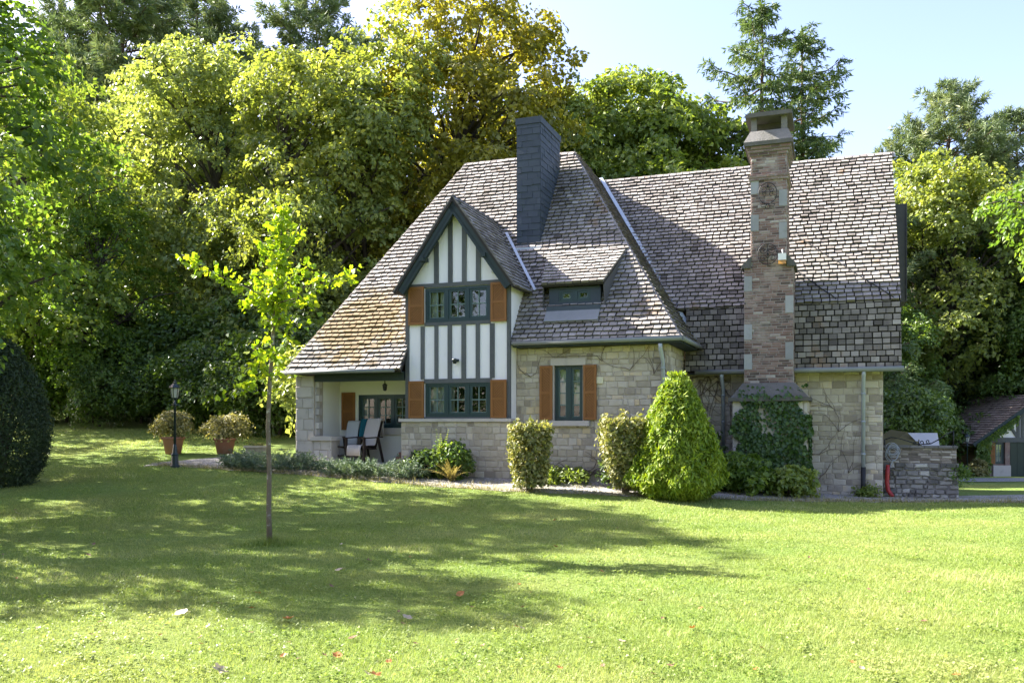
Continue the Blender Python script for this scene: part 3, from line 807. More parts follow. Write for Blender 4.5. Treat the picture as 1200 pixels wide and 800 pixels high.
# porch: pier with quoins, low wall, beam, back wall with window, ceiling, floor
stone_wall('porch_pier', H, (-12.99, -2.75, .2), (1, 0, 0), FR, .50, 2.50, .42, (), 41, 'stone_plain', (.22, .30), (.25, .5), .016, .012, (.5, .2))
stone_wall('porch_parapet', H, (-12.49, -2.75, .2), (1, 0, 0), FR, .48, .98, .36, (), 42, 'stone_plain', (.2, .3), (.2, .35), .018, .014, (.45, .2))
pp = MB(); pp.box(-12.55, -11.97, -2.82, -2.36, 1.18, 1.28); pp.build('parapet_cap', M['stone_plain'], H)
pq = MB()
for k in range(8): pq.box(-12.49, -12.49 + (.10 if k % 2 else .03), -2.70, -2.55, 1.30 + k * .16, 1.30 + k * .16 + .15, R.random())
pq.build('pier_quoins', M['stone_plain'], H)
pi = MB()
pi.box(-12.60, -12.48, -2.36, -1.63, .2, 2.60)
pa0, pa1, pz0, pz1 = -11.95, -10.50, 1.47, 2.28
for bx in ((-12.48, pa0, .2, 2.62), (pa1, -10.06, .2, 2.62), (pa0, pa1, .2, pz0), (pa0, pa1, pz1, 2.62)): pi.box(bx[0], bx[1], -1.63, -1.45, bx[2], bx[3])
pi.box(-12.48, -10.06, -2.62, -1.64, 2.62, 2.68)
pi.build('porch_wall', M['porch_plaster'], H)
window(pa0, pa1, pz0, pz1, -1.61, 3, 2, 3, [(.04, .13, .1, .95)], post=.06)
q = MB(); q.box(pa0 - .02, -10.10, -1.70, -1.60, pz0 - .16, pz0 - .004); q.build('window_sill', M['stone_plain'], H)
shutter(-12.40, -12.03, 1.42, 2.34, -1.632, 1)
q = MB(); q.box(-12.45, -10.1, -2.78, -2.62, 2.56, 2.76); q.box(-13.0, -10.1, -3.07, -2.79, 2.725, 2.75, .3); q.build('porch_beam', M['green_board'], H)
q = MB(); q.box(-12.5, -10.1, -2.9, -1.6, .1, .66); q.build('porch_floor', M['stone_plain'], H)
q = MB(); q.box(-10.75, -10.2, -1.95, -1.66, .66, .80); q.box(-10.70, -10.35, -1.9, -1.68, .80, .90, .8); q.build('porch_step', M['terracotta'], H)
q = MB()
q.lathe([(.062, .0), (.058, .015), (.03, .04), (.012, .05), (.010, .17)], (-10.85, -2.3, 2.47), 6, .4, True)
q.lathe([(.02, -.13), (.04, -.11), (.055, -.005)], (-10.85, -2.3, 2.47), 6, .4, True)
q.build('porch_lantern', M['iron'], H)

# gutters and downpipes
def gutter(mb, p, q, r=.055):
    p = Vector(p); q = Vector(q); mb.tube([p, q], r, 10, .5)
g = MB()
gutter(g, (-13.1, E0 - .05, ez + .0), (-10.15, E0 - .05, ez + .0), .045); g.build('gutter', M['gutter'], H); g = MB()
gz = main_z(-2.708)
gutter(g, (-7.5, -2.775, gz - .03), (-3.86, -2.775, gz - .03), .05); gutter(g, (-3.86, -2.775, gz - .03), (-3.82, -.33, gz - .03), .05)
g.build('gutter', M['gutter'], H); g = MB()
gutter(g, (-3.95, -.42, 2.735), (.38, -.42, 2.735), .055)
g.build('gutter', M['gutter'], H)
g = MB()
g.box(-7.5, -3.9, -2.74, -2.40, 3.225, 3.25); g.box(-4.2, -3.88, -2.40, -.05, 3.225, 3.25); g.box(-4.1, .3, -.38, -.02, 2.70, 2.72)
g.build('soffit', M['green_board'], H)
for (a, b, zt, zb_, elbow) in ((-4.30, -2.47, 3.20, 0.1, .3), (-3.36, -.10, 2.70, 0.0, .3), (-.40, -.10, 2.70, .62, .3)):
    d = MB(); d.tube([(a, b - elbow, zt), (a, b - elbow, zt - .08), (a, b, zt - .35), (a, b, zb_)], .042, 10)
    for z in (zt - .5, 1.6, .9): d.tube([(a, b, z), (a, b, z + .04)], .05, 10, .2)
    d.build('downpipe', M['zinc'], H)
d = MB(); d.tube([(-.40, -.10, .64), (-.40, -.10, -.1)], .052, 10); d.build('downpipe_foot', M['iron'], H)

# slate clad chimney
sc = MB(); cx0, cx1, cb0, cb1 = -8.05, -7.47, -.95, .60; cz0, cz1 = 5.55, 8.80
scb = MB(); scb.box(cx0, cx1, cb0, cb1, cz0 - .5, cz1 - .02)
for (O, ex, n, w) in (((cx0, cb0, cz0), (1, 0, 0), (0, -1, 0), cx1 - cx0), ((cx1, cb0, cz0), (0, 1, 0), (1, 0, 0), cb1 - cb0), ((cx0, cb1, cz0), (0, -1, 0), (-1, 0, 0), cb1 - cb0)):
    tiles(sc, [[(0, 0), (w, 0), (w, cz1 - cz0 - .15), (0, cz1 - cz0 - .15)]], O, ex, (0, 0, 1), n, .27, .15, .010, .006, .004, 51)
sco = sc.build('slate_chimney', M['slate'], H)
scb.build('chimney_core', M['slate'], sco)
q = MB(); q.box(cx0 - .03, cx1 + .03, cb0 - .03, cb1 + .03, cz1 - .15, cz1); q.box(cx0 + .1, cx1 - .1, cb0 + .1, cb1 - .1, cz1, cz1 + .01, .1); q.build('chimney_cap', M['slate'], sco)
q = MB(); q.box(cx0 - .04, cx1 + .06, cb0 - .10, cb0 - .02, 5.66, 5.72); q.build('chimney_flashing', M['lead'], sco)

# shed dormer
sd = MB()
def mz(b): return main_z(b)
fb = -2.16; a0, a1 = -6.86, -5.70; zs0 = mz(-2.16) + .02; zt = 4.55
sd.box(a0, a0 + .22, fb, fb + .1, zs0, zt); sd.box(a1 - .22, a1, fb, fb + .1, zs0, zt); sd.box(a0 + .22, a1 - .22, fb, fb + .1, zs0, zs0 + .12)
sd.box(a0 + .22, a1 - .22, fb, fb + .1, zt - .06, zt)
for a in (a0, a1 - .06):
    bt = (zt - 3.3) / TAN - 2.73
    sd.prism([(a, fb + .1, zs0), (a, bt, zt), (a, fb + .1, zt)], (.06, 0, 0))
    sd.prism([(a, fb + .1, zt), (a, bt, zt), (a, -1.30, 5.22), (a, -1.30, 5.20)], (.06, 0, 0))
sd.box(a0 - .02, a1 + .02, fb - .14, fb - .01, zs0 - .10, zs0 + .02, .9)
ap = MB(); ap.prism([(a0 - .02, fb - .10, zs0 - .08), (a1 + .02, fb - .10, zs0 - .08), (a1 + .02, fb - .32, zs0 - .34), (a0 - .02, fb - .32, zs0 - .34)], nm_ * .03, .2); ap.build('dormer_apron', M['bluestone'], H)
sdo = sd.build('dormer_wall', M['slate'], H)
window(a0 + .22, a1 - .22, zs0 + .12, zt - .06, fb + .01, 2, 1, 1, [(.05, .3, .3, .9)], H, .3, post=.12, frame=.04)
dr = MB(); du = MB()
e0 = Vector((0, fb - .16, 4.60)); e1b = -1.10; e1z = mz(e1b)
dd = Vector((0, e1b - e0.y, e1z - e0.z)); DL = dd.length; dd.normalize(); dn_ = Vector((0, -dd.z, dd.y))
poly = [(a0 - .12, 0), (a1 + .10, 0), (a1 + .36, DL), (a0 - .36, DL)]
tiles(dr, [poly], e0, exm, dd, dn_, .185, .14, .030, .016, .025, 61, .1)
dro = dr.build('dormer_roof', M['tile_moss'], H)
du.prism([e0 + Vector((x, 0, 0)) + dd * y - dn_ * .06 for x, y in poly], dn_ * .06); du.build('roof_underlay', M['underlay'], dro)
q = MB()
# swept slate cheek between the dormer roof and the main slope
for a, s_ in ((a1 + .08, 1), (a0 - .10, -1)):
    pts = [(a, fb - .10, 4.56), (a + .02 * s_, fb - .02, zs0 - .1), (a + .10 * s_, -1.75, mz(-1.75) + .05), (a + .26 * s_, -1.12, mz(-1.12) + .05)]
    q.prism([Vector(p) for p in (pts if s_ > 0 else pts[::-1])], (.02 * s_, 0, 0)); q.build('dormer_cheek', M['dark_slate'], H); q = MB()

# brick chimney
CB = -.80; ch = MB(); core = MB()
def stack(mb, x0, x1, b0, b1, z0, z1, seed, holes=()):
    for (O, ex, n, w, hs) in (((x0, b0, z0), (1, 0, 0), (0, -1, 0), x1 - x0, holes), ((x1, b0, z0), (0, 1, 0), (1, 0, 0), b1 - b0, ()), ((x0, b1, z0), (0, -1, 0), (-1, 0, 0), b1 - b0, ())):
        masonry(mb, O, ex, (0, 0, 1), n, w, z1 - z0, (.060, .064), (.19, .215), .010, .007, hs, .003, seed, (.45, .28))
    core.box(x0, x1, b0, b1, z0, z1)
blocks = []   # bluestone corner blocks of the stack: (x0,x1,z0,z1)
for z, side in ((6.25, 1), (6.55, 0), (5.55, 1), (5.75, 0)):
    blocks.append((-2.69, -2.53, z, z + .36) if side == 0 else (-2.10, -1.945, z, z + .36))
lows = []
for z, side in ((4.45, 0), (3.95, 1), (3.40, 0), (2.95, 1), (2.75, 0)):
    lows.append((-2.83, -2.67, z, z + .34) if side == 0 else (-1.97, -1.81, z, z + .38))
stack(ch, -2.69, -1.945, CB, .25, 4.95, 7.50, 71, [(b[0] + 2.69, b[1] + 2.69, b[2] - 4.95, b[3] - 4.95) for b in blocks])
stack(ch, -2.83, -1.81, CB, .20, 2.45, 4.95, 72, [(b[0] + 2.83, b[1] + 2.83, b[2] - 2.45, b[3] - 2.45) for b in lows])
# corbelled courses
for (z, d) in ((6.84, .035), (6.90, .05), (7.38, .03), (7.445, .06), (7.51, .09)):
    masonry(ch, (-2.69 - d, CB - d, z), (1, 0, 0), (0, 0, 1), (0, -1, 0), .745 + 2 * d, .062, (.06, .063), (.19, .21), .010, .006, (), .002, int(z * 100), (.4, .2))
    masonry(ch, (-1.945 + d, CB - d, z), (0, 1, 0), (0, 0, 1), (1, 0, 0), 1.05 + 2 * d, .062, (.06, .063), (.19, .21), .010, .006, (), .002, int(z * 100), (.4, .2))
    core.box(-2.69 - d, -1.945 + d, CB - d, .25 + d, z, z + .062)
cho = ch.build('brick_chimney', M['brick'], H)
core.build('mortar_core', M['brick_mortar'], cho)
q = MB()
for b in blocks + lows:
    q.box(b[0] - .004, b[1] + .004, CB - .012, CB + .02, b[2] + .01, b[3] - .01, R.random()); q.build('quoin', M['bluestone'], cho); q = MB()
for xa, xb, z0 in ((-2.83, -2.69, 4.95), (-1.945, -1.81, 4.95)):
    s_ = -1 if xa < -2.5 else 1
    o_ = xa if s_ < 0 else xb; i_ = xb if s_ < 0 else xa
    q.prism([(o_ + s_ * .06, CB - .05, z0), (i_, CB - .05, z0), (i_, CB - .05, z0 + .26), (o_ + s_ * .06, CB - .05, z0 + .06)][::(1 if s_ < 0 else -1)], (0, 1.0, 0), .1); q.build('shoulder_stone', M['cap_stone'], cho); q = MB()
q = MB()   # capstone: sloping weathering, four posts, top slab
def frus(mb, x0, x1, y0, y1, z0, X0, X1, Y0, Y1, z1, tone=.5):
    mb.hexa([(x0, y0, z0), (x1, y0, z0), (x1, y1, z0), (x0, y1, z0), (X0, Y0, z1), (X1, Y0, z1), (X1, Y1, z1), (X0, Y1, z1)], tone)
q.box(-2.83, -1.81, CB - .14, .39, 7.575, 7.66, .2)
frus(q, -2.83, -1.81, CB - .14, .39, 7.66, -2.70, -1.92, CB - .0, .25, 7.92, .9)
for xa in (-2.69, -2.06):
    for ya in (CB + .02, .08): q.box(xa, xa + .12, ya, ya + .14, 7.92, 8.20, .8)
q.box(-2.60, -2.0, -.35, -.25, 7.92, 8.20, .1)
q.box(-2.80, -1.83, CB - .10, .34, 8.20, 8.28, .2); q.box(-2.72, -1.90, CB - .02, .27, 8.28, 8.32, .1)
q.build('chimney_cap', M['cap_stone'], cho)
q = MB()   # base of the chimney: sloped stone shoulders on a stone breast
frus(q, -3.09, -1.49, -1.06, .02, 2.14, -2.86, -1.78, CB - .03, .02, 2.46, .4)
q.box(-3.14, -1.44, -1.12, .02, 2.06, 2.14, .2)
q.build('chimney_shoulder', M['cap_stone'], cho)
stone_wall('chimney_breast', H, (-3.06, -1.0, 0), (1, 0, 0), FR, 1.54, 2.06, .9, (), 77, 'stone_plain', (.2, .32), (.3, .6), .02)
masl = MB(); masonry(masl, (-1.52, -1.0, 0), (0, 1, 0), (0, 0, 1), (1, 0, 0), 1.0, 2.06, (.2, .3), (.25, .5), .016, .02, (), .01, 78); masl.build('breast_side', M['stone'], H)
# wrought iron ornaments
def spiral(cx, cz, r0, r1, a0, turns, n=22, b=CB - .055):
    return [(cx + (r0 + (r1 - r0) * i / n) * math.cos(a0 + turns * 2 * math.pi * i / n), b, cz + (r0 + (r1 - r0) * i / n) * math.sin(a0 + turns * 2 * math.pi * i / n)) for i in range(n + 1)]
def ring(mb, cx, cz, rx, rz, r=.009, b=CB - .055):
    mb.tube([(cx + rx * math.cos(t), b, cz + rz * math.sin(t)) for t in np.linspace(0, 2 * math.pi, 33)[:-1]], r, 6, closed=True)
ir = MB(); oc, oz = -2.335, 6.50
ring(ir, oc, oz + .04, .19, .23)
for sx in (-1, 1):
    for sg in (1,):
        ir.tube([(oc + sx * (p[0]), p[1], p[2]) for p in spiral(.09, oz + .12, .075, .015, math.pi * .5, 1.0)], .0065, 6)
        ir.tube([(oc + sx * (p[0]), p[1], p[2]) for p in spiral(.085, oz + .03, .06, .012, -math.pi * .5, -1.0)], .0065, 6)
    ir.tube([(oc, CB - .055, oz - .18), (oc + sx * .05, CB - .055, oz - .24), (oc + sx * .12, CB - .055, oz - .25), (oc + sx * .15, CB - .055, oz - .20), (oc + sx * .10, CB - .055, oz - .19)], .008, 6)
    ir.tube([(oc + sx * .10, CB - .055, oz - .12), (oc + sx * .03, CB - .055, oz - .20), (oc + sx * .05, CB - .055, oz - .29)], .007, 6)
ir.tube([(oc - .2, CB - .05, oz + .07), (oc + .2, CB - .05, oz + .07)], .006, 6); ir.box(oc - .02, oc + .02, CB - .06, CB + .0, oz + .18, oz + .22)
ir.build('iron_ornament', M['iron'], cho)
ir = MB(); oz = 5.23
ring(ir, oc, oz, .205, .225); 
for sx in (-1, 1):
    for sg in (-1, 1):
        ir.tube([(oc + sx * p[0], p[1], oz + sg * p[2]) for p in spiral(.095, .09, .085, .012, math.pi, 1.3)], .008, 6)
ir.tube([(oc, CB - .055, oz - .22), (oc, CB - .055, oz + .22)], .007, 6); ir.box(oc - .02, oc + .02, CB - .06, CB + .0, oz - .02, oz + .02)
ir.build('iron_ornament', M['iron'], cho)
q = MB(); q.box(-2.115, -1.95, CB - .16, CB - .02, 5.07, 5.21, .8); q.tube([(-2.03, CB - .03, 5.21), (-2.03, CB - .1, 5.3)], .015, 6)
fo = q.build('floodlight', M['plastic_white'], cho)
q = MB(); q.prism([(-2.11, CB - .165, 4.985), (-1.955, CB - .165, 4.985), (-1.955, CB - .14, 5.07), (-2.11, CB - .14, 5.07)], (0, .06, 0)); q.build('sensor_lens', M['amber'], cho)
# cables on the tiled slope, right of the stack
q = MB()
def on_wing(a, z, l=.075):
    if z >= BRK_Z: return Vector((a, BRK_B + (z - BRK_Z) / TU, z)) + nuw * l
    return Vector((a, -.35 + (z - 2.76) / T78, z)) + nlw * l
for (p0, p1) in (((-1.9, 6.0), (.2, 4.22)), ((-1.85, 5.05), (-.95, 4.25))):
    q.tube([on_wing(p0[0] + (p1[0] - p0[0]) * k / 8, p0[1] + (p1[1] - p0[1]) * k / 8 + .012 * math.sin(k * 2)) for k in range(9)], .012, 5, .2)
q.build('roof_cable', M['iron'], H)
# small fittings on the fronts
q = MB(); q.box(-5.72, -5.58, -2.425, -2.385, 2.43, 2.57); q.build('wall_plaque', M['plaque'], H)
q = MB(); q.box(-8.845, -8.76, GB - .05, GB - .001, 2.94, 3.0); q.tube([(-8.80, GB - .04, 2.96), (-8.80, GB - .13, 2.99)], .012, 6); q.lathe([(.03, -.09), (.06, -.02), (.075, 0), (.02, .03)], (-8.80, GB - .14, 2.98), 10, .5)
q.build('wall_lamp', M['lamp_paint'], H)
q = MB(); q.box(-7.98, -7.92, GB - .06, GB - .0, 4.86, 4.90); q.tube([(-7.95, GB - .05, 4.88), (-7.83, GB - .12, 4.93)], .016, 6); q.build('camera_bracket', M['plastic_white'], H)
#@@PART2
# ------------------------------------------------------------------ foliage tools
def unit(v): return v / np.maximum(np.linalg.norm(v, axis=-1, keepdims=True), 1e-9)

def leaves(C, N, A, L, Wd, fold, tone):
    """rhombic, slightly folded leaves: centre C, normal N, axis A (n,3), length L, width Wd (n,)"""
    A = unit(A - N * np.sum(A * N, 1, keepdims=True)); Sd = np.cross(N, A)
    L = L[:, None]; Wd = Wd[:, None]
    p0 = C - A * L * .5; p2 = C + A * L * .5 - N * L * .10
    p1 = C + Sd * Wd * .5 + N * Wd * fold - A * L * .06; p3 = C - Sd * Wd * .5 + N * Wd * fold - A * L * .06
    n = len(C); V = np.stack([p0, p1, p2, p3], 1).reshape(-1, 3); Fa = np.arange(4 * n).reshape(n, 4)
    return V, Fa, tone

def crown(name, seed, lobes, ncl, nleaf, L, rc, up=.55, flat=.55, inner=.25, rough=.22, tone_sd=.16, droop=.25, cl_sd=.13, surface=.80):
    """leaf clusters spread through a union of lobes [(cx,cy,cz,rx,ry,rz)]"""
    g = np.random.default_rng(seed); lb = np.array(lobes, float)
    wts = (lb[:, 3] * lb[:, 4] * lb[:, 5]) ** (2 / 3); wts /= wts.sum()
    cen = []; out = []
    ph = g.uniform(0, 6.28, (8, 3)); fr = g.normal(0, 2.6, (8, 3))
    while len(cen) < ncl:
        k = g.choice(len(lb), p=wts); d = unit(g.normal(size=3)); 
        if d[2] < -.55 and g.random() < .6: continue
        r = g.uniform(surface, 1.03) if g.random() > inner else g.uniform(.35, surface)
        w_ = sum(math.sin(fr[i] @ d * 1.0 + ph[i, 0] + k) for i in range(8)) / 8
        r *= 1 + rough * w_ * 1.8
        p = lb[k, :3] + d * r * lb[k, 3:]
        ins = False
        for j in range(len(lb)):
            if j != k:
                q = (p - lb[j, :3]) / lb[j, 3:]
                if q @ q < .42: ins = True; break
        if ins and g.random() < .85: continue
        cen.append(p); out.append(d)
    cen = np.array(cen); out = np.array(out)
    n = ncl * nleaf; ci = np.repeat(np.arange(ncl), nleaf)
    cn = unit(out * (1 - up) + np.array([0, 0, 1.0]) * up + g.normal(0, .22, (ncl, 3)))
    size = g.uniform(.6, 1.35, ncl) * rc
    # positions in a flattened disc that sags at the rim
    t1 = unit(np.cross(cn, g.normal(size=(ncl, 3)))); t2 = np.cross(cn, t1)
    ang = g.uniform(0, 2 * np.pi, n); rr = np.sqrt(g.uniform(0, 1, n)); hh = g.normal(0, .35, n)
    rd = t1[ci] * np.cos(ang)[:, None] + t2[ci] * np.sin(ang)[:, None]
    P_ = cen[ci] + (rd * rr[:, None] + cn[ci] * (hh * flat)[:, None]) * size[ci][:, None]
    P_[:, 2] -= droop * size[ci] * rr ** 2
    Nn = unit(cn[ci] * .75 + rd * .25 + g.normal(0, .45, (n, 3)))
    Ax = rd + g.normal(0, .5, (n, 3)) + np.array([0, 0, -.3])
    ll = L * g.uniform(.65, 1.25, n)
    tone = np.clip(.5 + g.normal(0, cl_sd, ncl)[ci] + g.normal(0, tone_sd, n), 0, 1)
    return mk_mesh(name, *leaves(P_, Nn, Ax, ll, ll * g.uniform(.55, .8, n), .12, tone)), cen

def limbs(name, seed, trunk, ends, r0, mat, nb=None, sides=7, rmin=.012):
    """trunk polyline [(x,y,z)] plus boughs curving out to the end points"""
    g = random.Random(seed); mb = MB(); n = len(trunk)
    rad = [r0 * (1 - .72 * i / (n - 1)) for i in range(n)]; rad[0] *= 1.35
    mb.tube(trunk, rad, sides + 2)
    T = [Vector(p) for p in trunk]
    for e in ends:
        e = Vector(e)
        # leave the trunk lower down than the end point
        best = max(0, min(n - 2, int((n - 1) * min(.92, max(.15, (e.z - T[0].z) / max(.1, T[-1].z - T[0].z) - .22 + g.uniform(-.08, .08))))))
        s_ = T[best].lerp(T[best + 1], g.random()); d = e - s_
        ln = d.length; rb = min(rad[best] * .7, .010 + ln * .020)
        pts = []
        for k in range(6):
            t = k / 5; p = s_ + d * t + Vector((0, 0, math.sin(t * math.pi) * ln * .08)) + Vector((g.uniform(-1, 1), g.uniform(-1, 1), g.uniform(-1, 1))) * (.035 * ln if 0 < k < 5 else 0); pts.append(p)
        mb.tube(pts, [max(rmin, rb * (1 - .85 * k / 5)) for k in range(6)], sides, .5, False)
    me = bpy.data.meshes.new(name); me.from_pydata(mb.v, [], mb.f)
    a = me.attributes.new('tone', 'FLOAT', 'FACE'); a.data.foreach_set('value', np.array(mb.t, np.float32))
    me.polygons.foreach_set('use_smooth', np.array(mb.sm, bool)); me.materials.append(mat); me.update()
    return me

def wiggle(seed, h, n, amt):
    g = random.Random(seed); x = y = 0; out = [(0, 0, -.4)]
    for i in range(1, n + 1): x += g.uniform(-amt, amt); y += g.uniform(-amt, amt); out.append((x, y, h * i / n))
    return out

def broad(seed, h, r, base, nl, ncl, nleaf, L, rc, r0=.28, **kw):
    """a round-headed broadleaf tree of height h, crown radius r, crown from 'base' up"""
    g = random.Random(seed); lobes = []; c0 = (base + h) / 2
    lobes.append((0, 0, c0, r * .72, r * .72, (h - base) * .46))
    for i in range(nl):
        a = 2 * math.pi * i / nl + g.uniform(-.4, .4); t = g.uniform(.08, .92); zz = base + (h - base) * t
        rr = r * (math.sin(math.pi * min(.97, max(.10, t ** .8))) ** .55) * .62
        s_ = r * g.uniform(.30, .46)
        lobes.append((math.cos(a) * rr, math.sin(a) * rr, zz, s_ * 1.1, s_ * 1.1, s_ * .9))
    for i in range(3): 
        a = g.uniform(0, 6.28); lobes.append((math.cos(a) * r * .25, math.sin(a) * r * .25, h - r * .42, r * .36, r * .36, r * .42))
    cm, cen = crown('crown', seed, lobes, ncl, nleaf, L, rc, **kw)
    ends = [tuple(l[:3]) for l in lobes[1:]] + [tuple(p) for p in cen[::max(1, len(cen) // 60)]]
    tm = limbs('trunk', seed, wiggle(seed, h * .82, 8, .16), ends, r0, M['bark'])
    return cm, tm

def conifer_needles(segs, seed, L, Wd, per_m, spread=1.0, droop=0.0, tones=(.5, .16), upb=.5):
    """needle sprays along twigs: segs (p,q) pairs"""
    g = np.random.default_rng(seed); Ps = []; Ds = []; tn = []
    for p, q, dens in segs:
        p = np.array(p); q = np.array(q); d = q - p; ln = np.linalg.norm(d); n = max(3, int(ln * per_m * dens))
        t = g.uniform(0, 1, n); Ps.append(p + d * t[:, None]); Ds.append(np.repeat((d / max(ln, 1e-6))[None], n, 0)); tn.append(np.full(n, g.normal(*tones)))
    Ps = np.concatenate(Ps); Ds = np.concatenate(Ds); tn = np.concatenate(tn); n = len(Ps)
    rnd = g.normal(0, 1, (n, 3)); rnd = unit(rnd - Ds * np.sum(rnd * Ds, 1, keepdims=True) * .9)
    Ax = unit(Ds * .75 + rnd * spread + np.array([0, 0, -droop]))
    Nn = unit(np.cross(Ax, g.normal(0, 1, (n, 3))) + np.array([0, 0, upb]))
    ll = L * g.uniform(.7, 1.3, n)
    C = Ps + Ax * (ll * .5)[:, None]
    return leaves(C, Nn, Ax, ll, np.full(n, Wd) * g.uniform(.7, 1.3, n), 0, np.clip(tn + g.normal(0, .12, n), 0, 1))

def conifer(seed, h, r, base, kind):
    g = random.Random(seed); segs = []; mb = MB()
    tr = wiggle(seed, h, 10, .10 if kind == 'pine' else .05); n = len(tr)
    mb.tube(tr, [max(.03, .26 * (1 - .93 * i / (n - 1))) for i in range(n)], 9)
    def tp(z):
        for a, b in zip(tr[:-1], tr[1:]):
            if b[2] >= z: k = (z - a[2]) / (b[2] - a[2]); return Vector(a).lerp(Vector(b), k)
        return Vector(tr[-1])
    z = base
    while z < h - .25:
        t = (z - base) / (h - base)
        nb = g.randint(4, 6)
        if kind == 'pine': ln0 = r * (.55 + .65 * math.sin(math.pi * min(1, t * .9 + .12))) * (1 - t ** 3 * .72)
        else: ln0 = r * (1 - t) ** .60 * (.80 + .30 * math.sin(t * 17)) + .3
        a0 = g.uniform(0, 6.28)
        for i in range(nb):
            a = a0 + 2 * math.pi * i / nb + g.uniform(-.35, .35); ln = ln0 * (g.uniform(.55, 1.15) if kind == 'pine' else g.uniform(.38, 1.25))
            if g.random() < (.10 if kind == 'pine' else .30): continue
            s_ = tp(z + g.uniform(-.15, .15)); pts = []
            lift = g.uniform(.05, .40) if kind == 'pine' else g.uniform(-.22, .02) + .5 * max(0, t - .7)
            for k in range(6):
                u = k / 5
                dz = ln * (lift * u + (.16 * u * u if kind == 'pine' else .17 * u ** 3 - .20 * u * (1 - u)))
                pts.append(s_ + Vector((math.cos(a) * ln * u, math.sin(a) * ln * u, dz)) + Vector((g.uniform(-.04, .04), g.uniform(-.04, .04), g.uniform(-.03, .03))) * ln)
            mb.tube(pts, [max(.010, .018 * ln ** .8 * (1 - .8 * k / 5)) + .006 for k in range(6)], 5, .5, False)
            if kind == 'pine':
                # tufts towards the ends of side twigs
                for u in np.linspace(.38, 1.0, max(4, int(ln * 4.6))):
                    if g.random() < .15: continue
                    k = min(4, int(u * 5)); b = pts[k].lerp(pts[k + 1], u * 5 - k)
                    for _ in range(g.randint(2, 3)):
                        aa = a + g.uniform(-1.3, 1.3); q = b + Vector((math.cos(aa), math.sin(aa), g.uniform(.05, .75))) * g.uniform(.25, .60)
                        segs.append((tuple(b.lerp(q, .45)), tuple(q), 1.0))
            else:
                for u in np.linspace(.12, 1.0, max(5, int(ln * 4.4))):
                    k = min(4, int(u * 5)); b = pts[k].lerp(pts[k + 1], u * 5 - k)
                    for sd in (-1, 1):
                        aa = a + sd * g.uniform(.6, 1.15); tl = (.28 + .34 * ln * (1 - u * .75) * .5) * g.uniform(.6, 1.15)
                        q = b + Vector((math.cos(aa) * tl, math.sin(aa) * tl, -tl * g.uniform(.1, .75)))
                        segs.append((tuple(b), tuple(q), 1.0))
                segs.append((tuple(pts[4]), tuple(pts[5]), 1.5))
        z += (g.uniform(.42, .75) if kind == 'pine' else g.uniform(.45, .80)) * (1 - .35 * t)
    for k in range(3): segs.append(((tr[-1][0], tr[-1][1], h - .6), (tr[-1][0], tr[-1][1], h + .15), 1.2))
    if kind == 'pine': V = conifer_needles(segs, seed,   .30, .050, 92, 1.1, 0, (.5, .16))
    else: V = conifer_needles(segs, seed, .22, .055, 44, .75, .25, (.5, .16))
    cm = mk_mesh('crown', *V)
    me = bpy.data.meshes.new('trunk'); me.from_pydata(mb.v, [], mb.f); me.polygons.foreach_set('use_smooth', np.array(mb.sm, bool))
    a = me.attributes.new('tone', 'FLOAT', 'FACE'); a.data.foreach_set('value', np.array(mb.t, np.float32)); me.materials.append(M['pine_bark']); me.update()
    return cm, me

def plant_tree(name, kind, X, Y, s, rz, mat, label, group=None, sz=None, dz=-.1, cat='tree', lean=None):
    t = empty(name, (X, Y, hz(X, Y) + dz), label, cat, group, rz)
    t.scale = (s, s, sz or s)
    if lean: t.rotation_euler = (lean[0], lean[1], rz)
    cm, tm = kind
    c = bpy.data.objects.new('crown', cm); COL.objects.link(c); c.parent = t
    if not cm.materials: cm.materials.append(mat)
    c.material_slots[0].link = 'OBJECT'; c.material_slots[0].material = mat
    if tm:
        k = bpy.data.objects.new('trunk', tm); COL.objects.link(k); k.parent = t
    return t

# tree kinds (real sizes)
K_TALL = broad(101, 17.0, 5.0, 1.2, 17, 740, 62, .21, .60, .34, rough=.38)
K_MAPLE = broad(102, 18.0, 5.2, 2.0, 18, 700, 60, .23, .62, .36, rough=.46, inner=.3)
K_MAPLE2 = broad(103, 16.5, 5.0, 1.0, 18, 640, 60, .22, .62, .34, rough=.48, inner=.32)
K_ROUND = broad(104, 12.0, 4.2, 2.0, 12, 620, 60, .19, .55, .26, rough=.28)
K_AIRY = broad(108, 12.0, 4.2, 2.0, 12, 400, 56, .19, .55, .26, rough=.34, inner=.35)
K_LOOSE = broad(105, 11.0, 4.0, 1.2, 12, 360, 56, .19, .58, .20, rough=.36, inner=.35)
K_SHRUB = broad(106, 3.2, 2.2, .05, 8, 260, 46, .15, .42, .06, rough=.3, up=.5)
K_HIGH = broad(107, 9.5, 3.0, 4.6, 10, 190, 50, .17, .5, .2, rough=.34, inner=.3)
K_PINE = conifer(111, 18.0, 3.3, 6.0, 'pine')
K_PINE2 = conifer(112, 18.0, 3.0, 7.5, 'pine')
K_FIR = conifer(113, 18.0, 4.9, 3.0, 'fir')
def px_x(px, Y): return (px - 600) / F * Y

